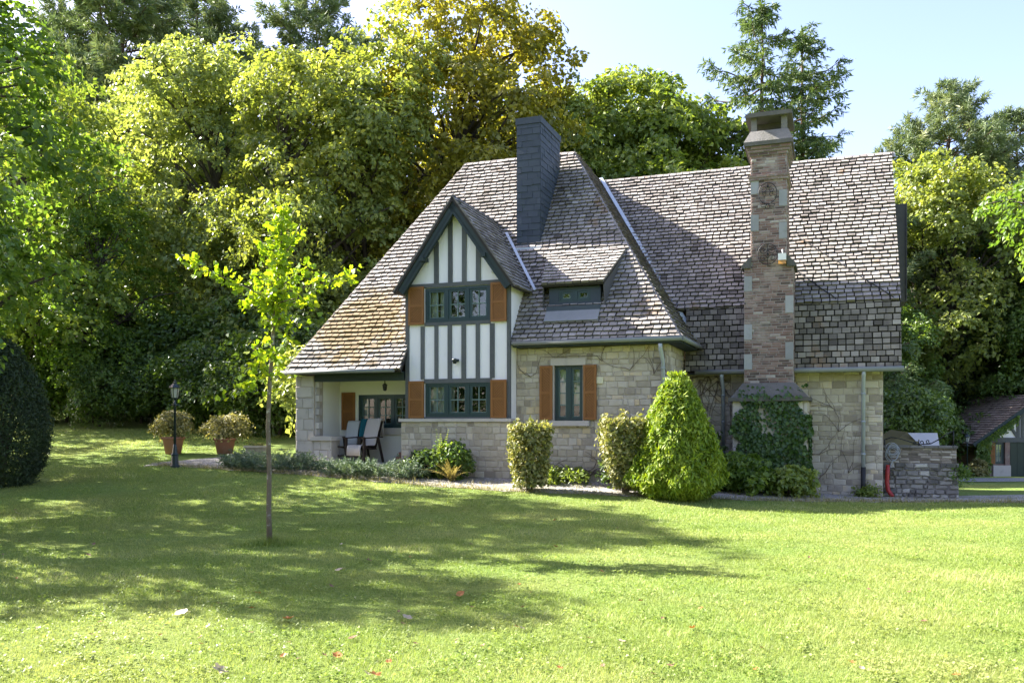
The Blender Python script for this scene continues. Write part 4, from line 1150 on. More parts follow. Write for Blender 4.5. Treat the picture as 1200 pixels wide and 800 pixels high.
# --- trees on the left
plant_tree('maple_tree', K_AIRY, -13.7, 18.8, 1.0, .4, M['leaf_fresh'], 'bright green leafy tree rising past the left edge of the picture above the yew')
plant_tree('maple_tree', K_LOOSE, px_x(30, 33), 33, 1.2, 2.1, M['leaf_lime'], 'loose yellow green tree behind the dark clipped yew at left', sz=1.2)
plant_tree('maple_tree', K_LOOSE, px_x(110, 33), 33, .80, 3.9, M['leaf_fresh'], 'smaller light green tree standing under the pines left of the big pale tree')
plant_tree('linden_tree', K_TALL, px_x(255, 38), 38, 1.0, .3, M['leaf_pale'], 'big pale green broadleaf tree at the wood edge, behind the lamp post and flower pots', dz=-.6)
plant_tree('linden_tree', K_MAPLE2, px_x(165, 42), 42, .92, 1.3, M['leaf_pale'], 'pale green tree between the tall pine and the big round tree at left', dz=-.6)
plant_tree('maple_tree', K_MAPLE2, px_x(345, 35), 35, .92, 4.4, M['leaf_olive'], 'olive green tree behind the slender young tree, left of the roof', dz=-.6)
plant_tree('maple_tree', K_MAPLE2, px_x(430, 37), 37, 1.0, 2.5, M['leaf_olive'], 'dense olive tree rising behind the left slope of the roof', dz=-.5)
plant_tree('maple_tree', K_MAPLE, px_x(545, 39), 39, 1.10, .9, M['leaf_gold'], 'tallest golden yellow tree behind the timbered gable and slate chimney', dz=-.5)
plant_tree('maple_tree', K_MAPLE, px_x(640, 42), 42, .92, 3.3, M['leaf_olive'], 'darker tree behind the slate chimney, right of the tall golden tree', dz=-.5)
plant_tree('maple_tree', K_ROUND, px_x(715, 43), 43, 1.50, .8, M['leaf_lime'], 'yellow green tree behind the ridge just right of the slate chimney', dz=-.5)
plant_tree('maple_tree', K_ROUND, px_x(795, 42), 42, 1.46, 2.6, M['leaf_lime'], 'fresh green tree behind the roof ridge left of the tall fir', dz=-.5)
plant_tree('fir_tree', K_FIR, px_x(893, 40), 40, 1.24, .5, M['fir'], 'tall dark fir with layered boughs behind the brick chimney', dz=-.6)
plant_tree('fir_tree', K_FIR, px_x(940, 41), 41, 1.20, 2.2, M['fir'], 'second fir top, right of the tall fir behind the brick chimney', dz=-.6)
plant_tree('pine_tree', K_PINE, px_x(1000, 52), 52, .98, 1.2, M['pine'], 'low pine top showing over the right end of the roof ridge')
plant_tree('pine_tree', K_PINE, px_x(1108, 58), 58, 1.42, .2, M['pine'], 'tall open pine behind the yellow topped tree right of the house')
plant_tree('pine_tree', K_PINE2, px_x(1195, 60), 60, 1.36, 2.7, M['pine'], 'tall pine cut by the right edge of the picture')
plant_tree('maple_tree', K_ROUND, px_x(1112, 53), 53, 1.55, 4.0, M['leaf_olive'], 'full leafy tree with yellowish top right of the house behind the garden wall')
plant_tree('maple_tree', K_ROUND, px_x(1185, 56), 56, 1.35, 1.1, M['leaf_mid'], 'dark green tree standing behind the garage roof')
plant_tree('maple_tree', K_ROUND, px_x(1040, 60), 60, 1.3, 5.1, M['leaf_mid'], 'dark leafy tree close behind the right gable end of the house')
plant_tree('maple_tree', K_HIGH, 15.3, 21.5, 1.0, .6, M['leaf_fresh'], 'leafy branches reaching in from a tree beyond the right edge')
for (px, Y, s, rz, k, lb) in ((70, 52, 1.30, .4, K_PINE2, 'dark pine behind the bright left tree, leftmost of the pines'), (138, 50, 1.44, 1.9, K_PINE, 'tall pine standing free above the trees at upper left'), (232, 56, 1.50, 3.2, K_PINE, 'tall pine rising behind the big pale green tree'),
                          (372, 54, 1.42, 4.4, K_PINE2, 'pine top between the pale tree and the tall golden tree'),):
    plant_tree('pine_tree', k, px_x(px, Y), Y, s, rz, M['pine'], lb)
# second row: the wood behind
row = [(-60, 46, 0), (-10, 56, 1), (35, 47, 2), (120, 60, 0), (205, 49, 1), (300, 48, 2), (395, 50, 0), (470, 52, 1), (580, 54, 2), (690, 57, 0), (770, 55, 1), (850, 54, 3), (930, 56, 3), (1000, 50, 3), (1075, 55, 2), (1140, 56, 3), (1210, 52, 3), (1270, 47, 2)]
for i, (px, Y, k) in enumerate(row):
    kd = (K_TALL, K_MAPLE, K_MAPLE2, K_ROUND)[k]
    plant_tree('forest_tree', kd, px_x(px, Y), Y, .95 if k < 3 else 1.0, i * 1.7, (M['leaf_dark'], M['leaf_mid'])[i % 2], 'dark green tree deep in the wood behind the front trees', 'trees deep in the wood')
# shrubs filling the wood edge
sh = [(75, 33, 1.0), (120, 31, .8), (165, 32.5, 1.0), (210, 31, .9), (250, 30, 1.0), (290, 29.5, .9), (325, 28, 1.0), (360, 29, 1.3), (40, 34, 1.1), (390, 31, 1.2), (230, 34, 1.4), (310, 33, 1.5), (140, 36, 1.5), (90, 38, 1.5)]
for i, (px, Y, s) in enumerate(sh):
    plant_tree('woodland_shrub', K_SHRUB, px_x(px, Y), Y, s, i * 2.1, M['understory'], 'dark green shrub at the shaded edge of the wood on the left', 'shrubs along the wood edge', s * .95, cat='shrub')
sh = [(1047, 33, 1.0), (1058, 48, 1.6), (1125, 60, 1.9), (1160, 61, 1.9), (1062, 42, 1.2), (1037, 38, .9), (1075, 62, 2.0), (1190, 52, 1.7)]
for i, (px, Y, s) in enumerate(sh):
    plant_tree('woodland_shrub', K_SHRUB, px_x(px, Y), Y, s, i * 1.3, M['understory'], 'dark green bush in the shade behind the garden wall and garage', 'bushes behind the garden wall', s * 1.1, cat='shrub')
# trees whose shade lies on the lawn, out of frame to the left, and the far side of the garden seen in the panes
for (x, y, s, k, rz) in ((-19.5, 24.5, 1.0, K_LOOSE, 1.), (-9.7, 12.0, .68, K_LOOSE, 2.), (-23, 19.5, 1.05, K_LOOSE, 3.)):
    plant_tree('maple_tree', k, x, y, s, rz, M['leaf_mid'], 'leafy tree beyond the left edge that shades the lawn', 'trees shading the lawn')
for (x, y, s, k, rz) in ((-9, -17, 1.0, K_ROUND, 1.), (1, -20, 1.0, K_ROUND, 2.), (11, -18, 1.1, K_ROUND, 4.), (-20, -14, 1.2, K_ROUND, 3.)):
    plant_tree('maple_tree', k, x, y, s, rz, M['leaf_mid'], 'leafy tree across the garden mirrored in the window panes', 'trees across the garden')

# small tree beside the porch, light leaves
cm, _ = crown('crown', 210, [(0, 0, 2.1, .8, .8, .9), (.3, .1, 1.4, .7, .6, .6)], 60, 34, .17, .34, rough=.3)
x, y = LW(-13.9, -.9)
plant_tree('young_tree', (cm, limbs('trunk', 210, wiggle(5, 2.4, 5, .05), [(.4, 0, 2.2), (-.4, .2, 2.4), (.2, -.3, 1.6), (-.3, -.2, 1.7)], .035, M['bark'])), x, y, 1.0, .3, M['leaf_pale'], 'small pale leaved tree beside the stone porch pier')

# --- ginkgo on the lawn
gb = ground_at(316, 638)
gk = empty('ginkgo_tree', gb, 'slender young ginkgo with yellow green leaves standing alone on the lawn', 'tree')
def gl_(px, py, d=0.0): 
    p = at(px, py, gb.y + d) - Vector(gb); return p
tm = MB()
trk = [(316, 645), (315, 600), (315.5, 550), (314, 500), (316, 450), (319, 410), (321, 370), (325, 335), (328, 300), (331, 265), (333, 238)]
tm.tube([gl_(*q) for q in trk], [.040, .033, .031, .029, .027, .025, .023, .019, .014, .010, .006], 9)
boughs = [([(322, 355), (290, 337), (255, 322), (232, 310), (213, 298)], .0), ([(325, 345), (350, 338), (385, 330), (418, 318)], .1), ([(316, 452), (302, 445), (285, 452), (264, 463)], -.15),
          ([(317, 440), (305, 425), (290, 432)], .2), ([(318, 418), (332, 410), (342, 395)], -.2), ([(320, 380), (308, 372)], .2), ([(322, 375), (338, 372), (350, 382)], .1), ([(327, 310), (342, 285), (352, 262)], .15), ([(327, 315), (312, 290), (305, 280)], -.2),
          ([(324, 350), (318, 330), (296, 318)], -.4), ([(325, 340), (342, 325), (362, 312)], .4), ([(330, 280), (322, 262), (320, 250)], .1), ([(324, 355), (345, 350), (368, 350)], -.45), ([(323, 360), (300, 350), (280, 352)], .45), ([(317, 430), (328, 428), (336, 436)], .25), ([(319, 400), (306, 402), (296, 412)], -.25)]
tw = []; 
for pts, d in boughs:
    P3 = [gl_(q[0], q[1], d * i / (len(pts) - 1)) for i, q in enumerate(pts)]
    tm.tube(P3, [max(.004, .012 * (1 - .8 * i / (len(P3) - 1))) for i in range(len(P3))], 6)
    for a, b in zip(P3[:-1], P3[1:]): tw.append((a, b))
Pt = [gl_(*q) for q in trk]
for a, b in zip(Pt[6:-1], Pt[7:]): tw += [(a, b)] * 2
tm.build('trunk', M['ginkgo_bark'], gk)
g = np.random.default_rng(77); Cc = []; Nn = []; Aa = []; LL = []; WW = []; TT = []
Vs = []; Fs = []; Ts = []
for a, b in tw:
    n = max(6, int((b - a).length * 62))
    for _ in range(n):
        # short spurs carrying a rosette of fan shaped leaves
        t = g.random(); c = np.array(a.lerp(b, t)) + g.normal(0, .045, 3)
        for _ in range(int(g.integers(1, 4))):
            ax = unit(g.normal(0, 1, 3) + np.array([0, 0, -.35])); nn = unit(np.cross(ax, g.normal(0, 1, 3)) + np.array([0, 0, .3])); nn = unit(nn - ax * (nn @ ax)); sd = np.cross(nn, ax)
            l = g.uniform(.045, .09); o_ = c + ax * .03
            i = len(Vs); k = .62
            Vs += [o_, o_ + ax * l * .62 + sd * l * k, o_ + ax * l + sd * l * .36 + nn * .006, o_ + ax * l * .86, o_ + ax * l - sd * l * .36 + nn * .006, o_ + ax * l * .62 - sd * l * k]
            tn = float(np.clip(g.normal(.5, .2), 0, 1))
            Fs += [[i, i + 1, i + 2, i + 3], [i, i + 3, i + 4, i + 5]]; Ts += [tn, tn]
link('crown', mk_mesh('crown', Vs, Fs, Ts), M['ginkgo'], gk)

# --- shrubs round the house
def clump(name, label, cat, X, Y, mesh, mat, stem=None, group=None, rz=0.0, s=1.0, z=None):
    t = empty(name, (X, Y, hz(X, Y) if z is None else z), label, cat, group, rz); t.scale = (s, s, s)
    c = bpy.data.objects.new('foliage', mesh); COL.objects.link(c); c.parent = t
    if not mesh.materials: mesh.materials.append(mat)
    if stem:
        k = bpy.data.objects.new('stem', stem); COL.objects.link(k); k.parent = t
    return t

def shell_leaves(seed, n, fn, L, ratio=.6, outw=.7, axis=(0, 0, -.4), spread=.5, tones=(.5, .18), depth=.16, wl=None):
    """leaves over a surface fn(u,v)->(p,normal), some of them set back inside"""
    g = np.random.default_rng(seed); P_ = np.zeros((n, 3)); N_ = np.zeros((n, 3))
    u = g.random(n); v = g.random(n)
    for i in range(n): P_[i], N_[i] = fn(u[i], v[i])
    P_ = P_ - N_ * (np.abs(g.normal(0, depth, n)))[:, None] + N_ * (g.random(n) ** 4 * depth * .9)[:, None] + g.normal(0, .015, (n, 3))
    Nn = unit(N_ * outw + g.normal(0, spread, (n, 3)) + np.array([0, 0, .2])); Ax = np.array(axis) + g.normal(0, .6, (n, 3))
    ll = L * g.uniform(.6, 1.3, n)
    low = np.sin(P_[:, 0] * 7 + seed) * np.sin(P_[:, 2] * 6 + seed * 2) * .12
    return leaves(P_, Nn, Ax, ll, ll * ratio * g.uniform(.8, 1.2, n), .1, np.clip(g.normal(*tones, n) + low, 0, 1))

def bumps(d, seed, amp):
    return 1 + amp * (math.sin(d[0] * 5 + seed) * math.sin(d[1] * 5.5 + seed * 1.7) + .7 * math.sin(d[2] * 7 + seed * 2.3) * math.sin(d[0] * 8 + seed) + .4 * math.sin(d[1] * 13 + d[2] * 11 + seed)) 

def egg(rx, rz_, cz, seed, amp=.06, top=1.0, p=2.0):
    def fn(u, v):
        a = 2 * math.pi * u; s_ = 1 - 2 * v * .97; c = math.sqrt(max(0, 1 - s_ * s_)); c = c ** (2 / p); 
        d = (c * math.cos(a), c * math.sin(a), s_); k = bumps(d, seed, amp)
        tap = 1 - (1 - top) * (s_ * .5 + .5)
        n = np.array([d[0] / rx, d[1] / rx, d[2] / rz_]); n /= np.linalg.norm(n) + 1e-9
        return np.array([d[0] * rx * k * tap, d[1] * rx * k * tap, cz + d[2] * rz_ * k]), n
    return fn

def sticks(seed, n, r, h, mat, rad=.012):
    g = random.Random(seed); mb = MB()
    for i in range(n):
        a = g.uniform(0, 6.28); q = r * g.uniform(.2, .8); b = g.uniform(0, 6.28)
        mb.tube([(math.cos(b) * .06, math.sin(b) * .06, -.08), (math.cos(a) * q * .4, math.sin(a) * q * .4, h * .4), (math.cos(a) * q, math.sin(a) * q, h * g.uniform(.75, 1))], [rad, rad * .7, rad * .3], 5, g.random(), False)
    me = bpy.data.meshes.new('stem'); me.from_pydata(mb.v, [], mb.f); a = me.attributes.new('tone', 'FLOAT', 'FACE'); a.data.foreach_set('value', np.array(mb.t, np.float32)); me.materials.append(mat); me.update(); return me

# dark clipped yew at the left edge
p = ground_at(0, 568); yw = shell_leaves(301, 46000, egg(1.10, 1.58, 1.40, 3, .05, .62), .075, .34, .5, (0, 0, .3), .7, (.5, .2), .10)
clump('yew_bush', 'big dark egg shaped yew bush at the left edge of the lawn', 'bush', -10.55, p.y, mk_mesh('foliage', *yw), M['yew'], sticks(301, 8, .8, 2.4, M['bark'], .05))
# cone thuja
def cone_fn(u, v):
    a = 2 * math.pi * u; t = 1 - math.sqrt(1 - v * .995) if v < .995 else .93; t = min(1, t)
    z = 2.52 * t; prof = (min(1, (z + .12) / .42) ** .5) * (1 - t ** 1.35) ** .82
    k = 1 + .05 * math.sin(a * 4 + z * 3.1) + .05 * math.sin(a * 9 - z * 6.3) + .03 * math.sin(a * 15 + z * 12)
    r = .90 * prof * k + .02
    return np.array([r * math.cos(a), r * math.sin(a), z + .03]), unit(np.array([math.cos(a), math.sin(a), .35]))
x, y = at(793, 570, 16.6).x, 16.6
clump('conical_thuja', 'bright green cone shaped conifer at the corner of the stone house', 'bush', x, y, mk_mesh('foliage', *shell_leaves(302, 34000, cone_fn, .115, .36, .5, (0, 0, 1.2), .55, (.6, .24), .085)), M['thuja'], sticks(302, 5, .4, 2.0, M['bark'], .03))
# two clipped shrubs
def boxy(rx, h, z0, seed, lean=0.0, tb=1.0):
    def fn(u, v):
        a = 2 * math.pi * u
        if v > .82:
            rr = math.sqrt((v - .82) / .18); d = np.array([math.cos(a), math.sin(a)]); m = max(abs(d[0]), abs(d[1])); q = d / (m ** .75) * rr
            return np.array([q[0] * rx + lean * h, q[1] * rx, z0 + h * (1 + .05 * math.sin(8 * q[0] + seed) + .04 * math.sin(11 * q[1] + q[0] * 5) - .10 * rr ** 4)]), np.array([0, 0, 1.0])
        t = v / .82; d = np.array([math.cos(a), math.sin(a)]); m = max(abs(d[0]), abs(d[1])); q = d / (m ** .75)
        k = (tb + (1 - tb) * min(1, t * 1.6)) * (1 + .07 * math.sin(a * 3 + t * 6 + seed) + .05 * math.sin(a * 8 - t * 11 + seed) + .05 * math.sin(a * 13 + t * 19))
        return np.array([q[0] * rx * k + lean * h * t, q[1] * rx * k, z0 + h * t]), np.array([d[0], d[1], .05])
    return fn
x = at(621, 560, 17.1).x
clump('clipped_shrub', 'small clipped upright shrub left of the stone wall window', 'shrub', x, 17.1, mk_mesh('foliage', *shell_leaves(303, 4200, boxy(.38, 1.20, .10, 1, 0, .72), .095, .62, .7, (0, 0, -.3), .6, (.55, .24), .11)), M['box_leaf'], sticks(303, 12, .3, .9, M['bark']))
x = at(733, 560, 16.9).x
clump('clipped_shrub', 'flat topped clipped shrub right of the window beside the conical thuja', 'shrub', x, 16.9, mk_mesh('foliage', *shell_leaves(304, 4800, boxy(.44, 1.32, .14, 2, -.03, .46), .095, .62, .7, (0, 0, -.3), .6, (.5, .24), .11)), M['box_leaf'], sticks(304, 18, .35, 1.1, M['vine'], .016))
# dark shrubs
def leafy(seed, rx, rz_, n, L, mat, **kw):
    lob = [(0, 0, rz_ * .85, rx * .8, rx * .7, rz_ * .8)]; g = random.Random(seed)
    for i in range(6): a = g.uniform(0, 6.28); lob.append((math.cos(a) * rx * .55, math.sin(a) * rx * .45, rz_ * g.uniform(.35, 1.2), rx * .45, rx * .42, rz_ * .42))
    m, _ = crown('foliage', seed, lob, n, 26, L, .20, rough=.3, **kw); return m
x, y = LW(-2.85, -1.85); clump('laurel_bush', 'leafy green bush between the cone conifer and the ivy covered chimney base', 'bush', x, y, leafy(311, .85, .52, 120, .12, None), M['leaf_fresh'], sticks(311, 10, .6, .9, M['bark']))
x, y = LW(-1.85, -1.72); clump('laurel_bush', 'lighter green leafy bush at the foot of the ivy covered chimney', 'bush', x, y, leafy(312, .52, .40, 70, .12, None), M['leaf_lime'], sticks(312, 8, .4, .7, M['bark']))
x, y = LW(-3.65, -.75); clump('laurel_bush', 'dark bush in the corner behind the cone shaped conifer', 'bush', x, y, leafy(313, .55, .72, 90, .12, None), M['leaf_dark'], sticks(313, 8, .4, 1.0, M['bark']))
x, y = LW(-5.05, -2.95); clump('laurel_bush', 'dark shrub squeezed between the clipped shrub and the cone conifer', 'bush', x, y, leafy(314, .42, .75, 70, .10, None), M['leaf_dark'], sticks(314, 8, .3, 1.0, M['bark']))
x, y = LW(-9.35, -3.30); clump('dark_shrub', 'dark green low shrub under the ground floor timber window', 'shrub', x, y, leafy(315, .62, .36, 90, .09, None), M['leaf_dark'], sticks(315, 8, .4, .5, M['bark']))
x, y = LW(-8.72, -3.30); clump('dark_shrub', 'upright dark green shrub beside the straw coloured fern', 'shrub', x, y, leafy(316, .40, .48, 60, .09, None), M['leaf_mid'], sticks(316, 8, .3, .6, M['bark']))
x, y = LW(-6.3, -2.95); clump('low_shrub', 'low light green plants on the ground under the stone wall window', 'plant', x, y, leafy(317, .62, .20, 70, .085, None), M['leaf_lime'])

def fern(seed, n, h, w, mat_name):
    g = np.random.default_rng(seed); C = []; N_ = []; A = []; LL = []; WW = []; tn = []
    for i in range(n):
        a = g.uniform(0, 6.28); ln = h * g.uniform(.7, 1.15); tl = g.uniform(.2, .75) * w / h; t0 = g.normal(.5, .2)
        for k in range(22):
            u = k / 21; c = np.array([math.cos(a) * tl * ln * u ** 1.3, math.sin(a) * tl * ln * u ** 1.3, ln * (u - .38 * u * u * tl)]); t_ = np.array([math.cos(a) * tl, math.sin(a) * tl, 1 - .76 * u * tl]); t_ /= np.linalg.norm(t_)
            sd = np.cross(t_, [math.sin(a), -math.cos(a), 0]); s_ = np.array([-math.sin(a), math.cos(a), 0.])
            pl = .15 * h * (1 - u * .9) * min(1, u * 4 + .3)
            for sg in (-1, 1):
                C.append(c + s_ * sg * pl * .5); A.append(s_ * sg + t_ * .5); N_.append(unit(np.cross(t_, s_) + g.normal(0, .2, 3))); LL.append(pl); WW.append(.018 + pl * .12); tn.append(min(1, max(0, t0 + g.normal(0, .1))))
    return mk_mesh('foliage', *leaves(np.array(C), np.array(N_), np.array(A), np.array(LL), np.array(WW), 0, np.array(tn)))
x, y = LW(-8.55, -3.62); clump('fern', 'straw coloured fern in the bed under the timber front', 'plant', x, y, fern(321, 34, .55, 1.1, ''), M['fern_gold'])
x, y = LW(-8.9, -3.42); clump('fern', 'tall pale fern fronds standing above the dark shrubs', 'plant', x, y, fern(322, 12, 1.0, .4, ''), M['leaf_lime'])

def juniper(seed, rx, ry, h, n):
    g = np.random.default_rng(seed); segs = []
    for i in range(n):
        a = g.uniform(0, 6.28); q = math.sqrt(g.random()); x, y = math.cos(a) * rx * q, math.sin(a) * ry * q
        hh = h * (1 - q * q * .75) * g.uniform(.6, 1.1); l = g.uniform(.18, .38); b = a + g.normal(0, .8)
        p = (x, y, hh * .55); t = (x + math.cos(b) * l, y + math.sin(b) * l, hh * .55 + l * g.uniform(.2, .9)); segs.append((p, t, 1.0))
        segs.append(((x, y, 0), p, .5))
    return mk_mesh('foliage', *conifer_needles(segs, seed, .075, .018, 100, .7, 0, (.5, .18)))
x, y = LW(-13.05, -3.55); clump('juniper', 'blue green spreading juniper in front of the porch pier', 'shrub', x, y, juniper(331, 1.25, .42, .42, 330), M['juniper'], None, None, -TH)
x, y = LW(-10.35, -3.75); clump('juniper', 'blue green low juniper in front of the timbered front, right of the chairs', 'shrub', x, y, juniper(332, 1.15, .34, .34, 300), M['juniper'], None, None, -TH)
# ivy on the chimney base, bare vines on the walls
g = np.random.default_rng(341); n = 5200
V2 = np.zeros((n, 3)); N2 = np.zeros((n, 3)); i = 0
while i < n:
    face = g.random()
    z = g.uniform(-.05, 2.42) ; a = g.uniform(-3.12, -1.40); edge = min(a + 3.14, -1.38 - a)
    if face < .78:
        b = -1.03 if z < 2.1 else -1.08 + (z - 2.1) * .75
        keep = min(1, .98 - .30 * (z > 2.05) - .55 * (z > 2.2)) * (1 if z < 1.35 else (.8 if math.sin(a * 9 + 1) + math.sin(z * 5 + a * 4) > -.9 else .22))
        if g.random() > keep or edge < .10 + .10 * math.sin(z * 7.3) + .05 * math.sin(z * 17) + .10 * max(0, z - 1.2): continue
        V2[i] = (a, b - g.random() ** 2 * .10, z); N2[i] = (0, -1, .15)
    else:
        V2[i] = (-1.50 + g.random() ** 2 * .05, g.uniform(-1.02, -.15), g.uniform(-.05, 1.75)); N2[i] = (1, 0, .15)
    i += 1
Nn = unit(N2 + g.normal(0, .32, (n, 3))); ll = .085 * g.uniform(.6, 1.3, n)
iv = empty('ivy', (HX0, HY0, 0), 'dark green ivy covering the stone base of the brick chimney', 'climber', None, -TH)
link('foliage', mk_mesh('foliage', *leaves(V2, Nn, np.array([0, 0, -1.]) + g.normal(0, .5, (n, 3)), ll, ll * .95, .08, np.clip(g.normal(.5, .2, n), 0, 1))), M['ivy'], iv)
def vines(label, starts, seed, fn, n=4, ln=(6, 12), rad=.009):
    r = random.Random(seed); mb = MB()
    for (a, z) in starts:
        for k in range(n):
            x, y = a, z; ang = r.uniform(.3, 2.8); pts = []
            for s_ in range(r.randint(*ln)):
                pts.append(fn(x, y)); ang += r.uniform(-.5, .5); st = r.uniform(.09, .16); x += math.cos(ang) * st; y += math.sin(ang) * st
            mb.tube(pts, [max(.003, rad * (1 - .8 * i_ / len(pts))) for i_ in range(len(pts))], 5, r.random(), False)
    t = empty('bare_creeper', (HX0, HY0, 0), label, 'climber', None, -TH); mb.build('stem', M['vine'], t)
vines('bare creeper stems spreading on the stone wall right of the brick chimney', [(-1.35, .3), (-1.3, .9), (-.9, 1.4), (-.7, .5), (-1.0, 1.9)], 5, lambda a, z: (min(-.06, max(-1.45, a)), -.045, max(.05, min(2.6, z))), 3, rad=.007)
vines('bare woody creeper low on the wall between the two clipped shrubs', [(-5.5, .45), (-5.2, .3), (-6.1, .5), (-5.0, .6)], 6, lambda a, z: (min(-4.4, max(-7.3, a)), -2.45 - .02 * math.sin(a * 9), max(.1, min(1.1, .35 + (z - .35) * .42))), 6, (7, 14), .016)
vines('brown creeper stems hanging on the wall under the eave behind the cone conifer', [(-3.9, 2.4), (-3.7, 2.3), (-3.5, 2.45), (-4.0, 2.0)], 7, lambda a, z: (min(-3.2, max(-4.2, a)), -.045, max(.9, min(2.66, 5.0 - z))), 6)
vines('thin bare creeper fringe under the eave of the stone wall beside the gable', [(-7.2, 2.6), (-6.6, 2.95), (-5.6, 2.9), (-5.0, 2.7), (-4.5, 2.6)], 8, lambda a, z: (min(-4.3, max(-7.5, a)), -2.425, max(2.0, min(3.2, z)) if not (-7.0 < a < -5.65 and z < 3.0) else 3.02), 3, (5, 9), .007)

# potted shrubs by the wood edge
def pot(label, px, py, Y, r, h):
    p = at(px, py, Y); z = hz(p.x, Y)
    t = empty('flower_pot', (p.x, Y, z), label, 'pot')
    m = MB(); m.lathe([(r * .70, 0), (r * .94, h * .86), (r * .95, h * .865), (r * 1.08, h * .87), (r * 1.10, h), (r * 1.0, h), (r * .96, h * .9)], (0, 0, 0), 28); m.build('pot_body', M['terracotta'], t)
    s_ = MB(); s_.lathe([(r * .97, h * .90), (r * .5, h * .93), (.02, h * .94)], (0, 0, 0), 20); s_.build('soil', M['soil'], t)
    return p.x, Y, z + h * .92
x, y, z = pot('terracotta pot behind the lamp post, left of the two pots', 203, 528, 23.0, .28, .45)
m = leafy(351, .55, .48, 95, .085, None); clump('potted_shrub', 'rounded loose shrub growing in the terracotta pot behind the lamp post', 'shrub', x, y, m, M['variegated'], sticks(351, 12, .4, .7, M['bark']), None, 0, 1.0, z)
x, y, z = pot('terracotta pot beside the gravel path, right of the lamp post', 263.5, 528, 23.0, .28, .42)
m = leafy(352, .60, .42, 110, .085, None); clump('potted_shrub', 'pale leaved spreading shrub in the right terracotta pot', 'shrub', x, y, m, M['variegated'], sticks(352, 12, .45, .6, M['bark']), None, 0, 1.0, z)
# stone trough
p = at(301, 527, 22.6); z = hz(p.x, p.y)
t = empty('stone_trough', (p.x, p.y, z), 'low mossy stone trough near the gravel path behind the young tree', 'planter', None, .1)
m = MB(); m.box(-.26, .26, -.16, .16, 0, .22); m.box(-.30, .30, -.20, .20, .22, .27, .8); m.build('trough', M['dark_stone'], t)
cm, _ = crown('plants', 353, [(0, 0, .30, .24, .14, .06)], 14, 16, .05, .08); link('plants', cm, M['box_leaf'], t)

# --- lamp post
def lamp_post(name, label, X, Y, h, glass=True):
    t = empty(name, (X, Y, hz(X, Y)), label, 'street lamp'); k = h / 2.2
    m = MB(); m.lathe([(.11, 0), (.11, .05), (.085, .07), (.075, .28), (.09, .30), (.06, .34), (.045, .50), (.032, .55)], (0, 0, 0), 8, .5, True); m.build('base', M['lamp_paint'], t)
    m = MB(); m.lathe([(.030, .55), (.028, h - .62), (.045, h - .61), (.045, h - .58), (.025, h - .56), (.022, h - .46)], (0, 0, 0), 12)
    m.tube([(-.11, 0, h - .60), (.11, 0, h - .60)], .012, 6); m.lathe([(.018, -.015), (.018, .015)], (-.11, 0, h - .60), 6); m.build('pole', M['lamp_paint'], t)
    m = MB(); zb = h - .46; m.lathe([(.06, zb), (.075, zb + .03)], (0, 0, 0), 6, .5, True)
    for q in range(6):
        a = 2 * math.pi * (q + .5) / 6; m.beam((.070 * math.cos(a), .070 * math.sin(a), zb + .03), (.105 * math.cos(a), .105 * math.sin(a), zb + .26), (math.cos(a), math.sin(a), 0), .012, .012)
    m.lathe([(.135, zb + .255), (.14, zb + .27), (.075, zb + .34), (.045, zb + .36), (.05, zb + .39), (.015, zb + .41), (.018, zb + .44), (.006, zb + .46)], (0, 0, 0), 6, .5, True); m.build('lantern', M['lamp_paint'], t)
    m = MB(); m.lathe([(.064, zb + .03), (.098, zb + .256)], (0, 0, 0), 6, .5, True); m.build('lamp_glass', M['frosted'], t)
    return t
p = ground_at(205, 547.5); lamp_post('lamp_post', 'dark green lantern lamp post on the lawn in front of the terracotta pots', p.x, p.y, 103 / F * p.y)

# --- porch chairs and towels
def chair(label, a, b, rz):
    x, y = LW(a, b)
    t = empty('garden_chair', (x, y, .66), label, 'chair', None, -TH + rz)
    m = MB()
    for k in range(5): m.box(-.25, .25, -.26 + k * .10, -.26 + k * .10 + .085, .36 + k * -.012, .385 - k * .012)
    m.build('seat', M['wood_dark'], t)
    m = MB()
    for k in range(5): x0 = -.25 + k * .102; m.beam((x0 + .045, .20, .34), (x0 + .045, .44, .98), (0, 1, 0), .085, .018)
    m.box(-.26, .26, .30, .33, .60, .66, .3); m.build('backrest', M['wood_dark'], t)
    for sx in (-1, 1):
        m = MB(); m.beam((sx * .30, -.30, .58), (sx * .30, .34, .60), (0, 0, 1), .085, .025); m.build('armrest', M['wood_dark'], t)
        m = MB(); m.box(sx * .29 - .022, sx * .29 + .022, -.27, -.21, 0, .57); m.build('leg', M['wood_dark'], t)
        m = MB(); m.beam((sx * .29, .40, 0), (sx * .29, .22, .585), (1, 0, 0), .05, .04); m.build('leg', M['wood_dark'], t)
    m = MB(); m.box(-.27, .27, -.25, -.22, .14, .18); m.build('stretcher', M['wood_dark'], t)
    return t
c1 = chair('dark wooden garden chair with grey and teal towels, close to the porch parapet', -11.80, -2.20, .15)
c2 = chair('dark wooden garden chair with the striped beige towel on the porch', -11.38, -2.42, -.25)
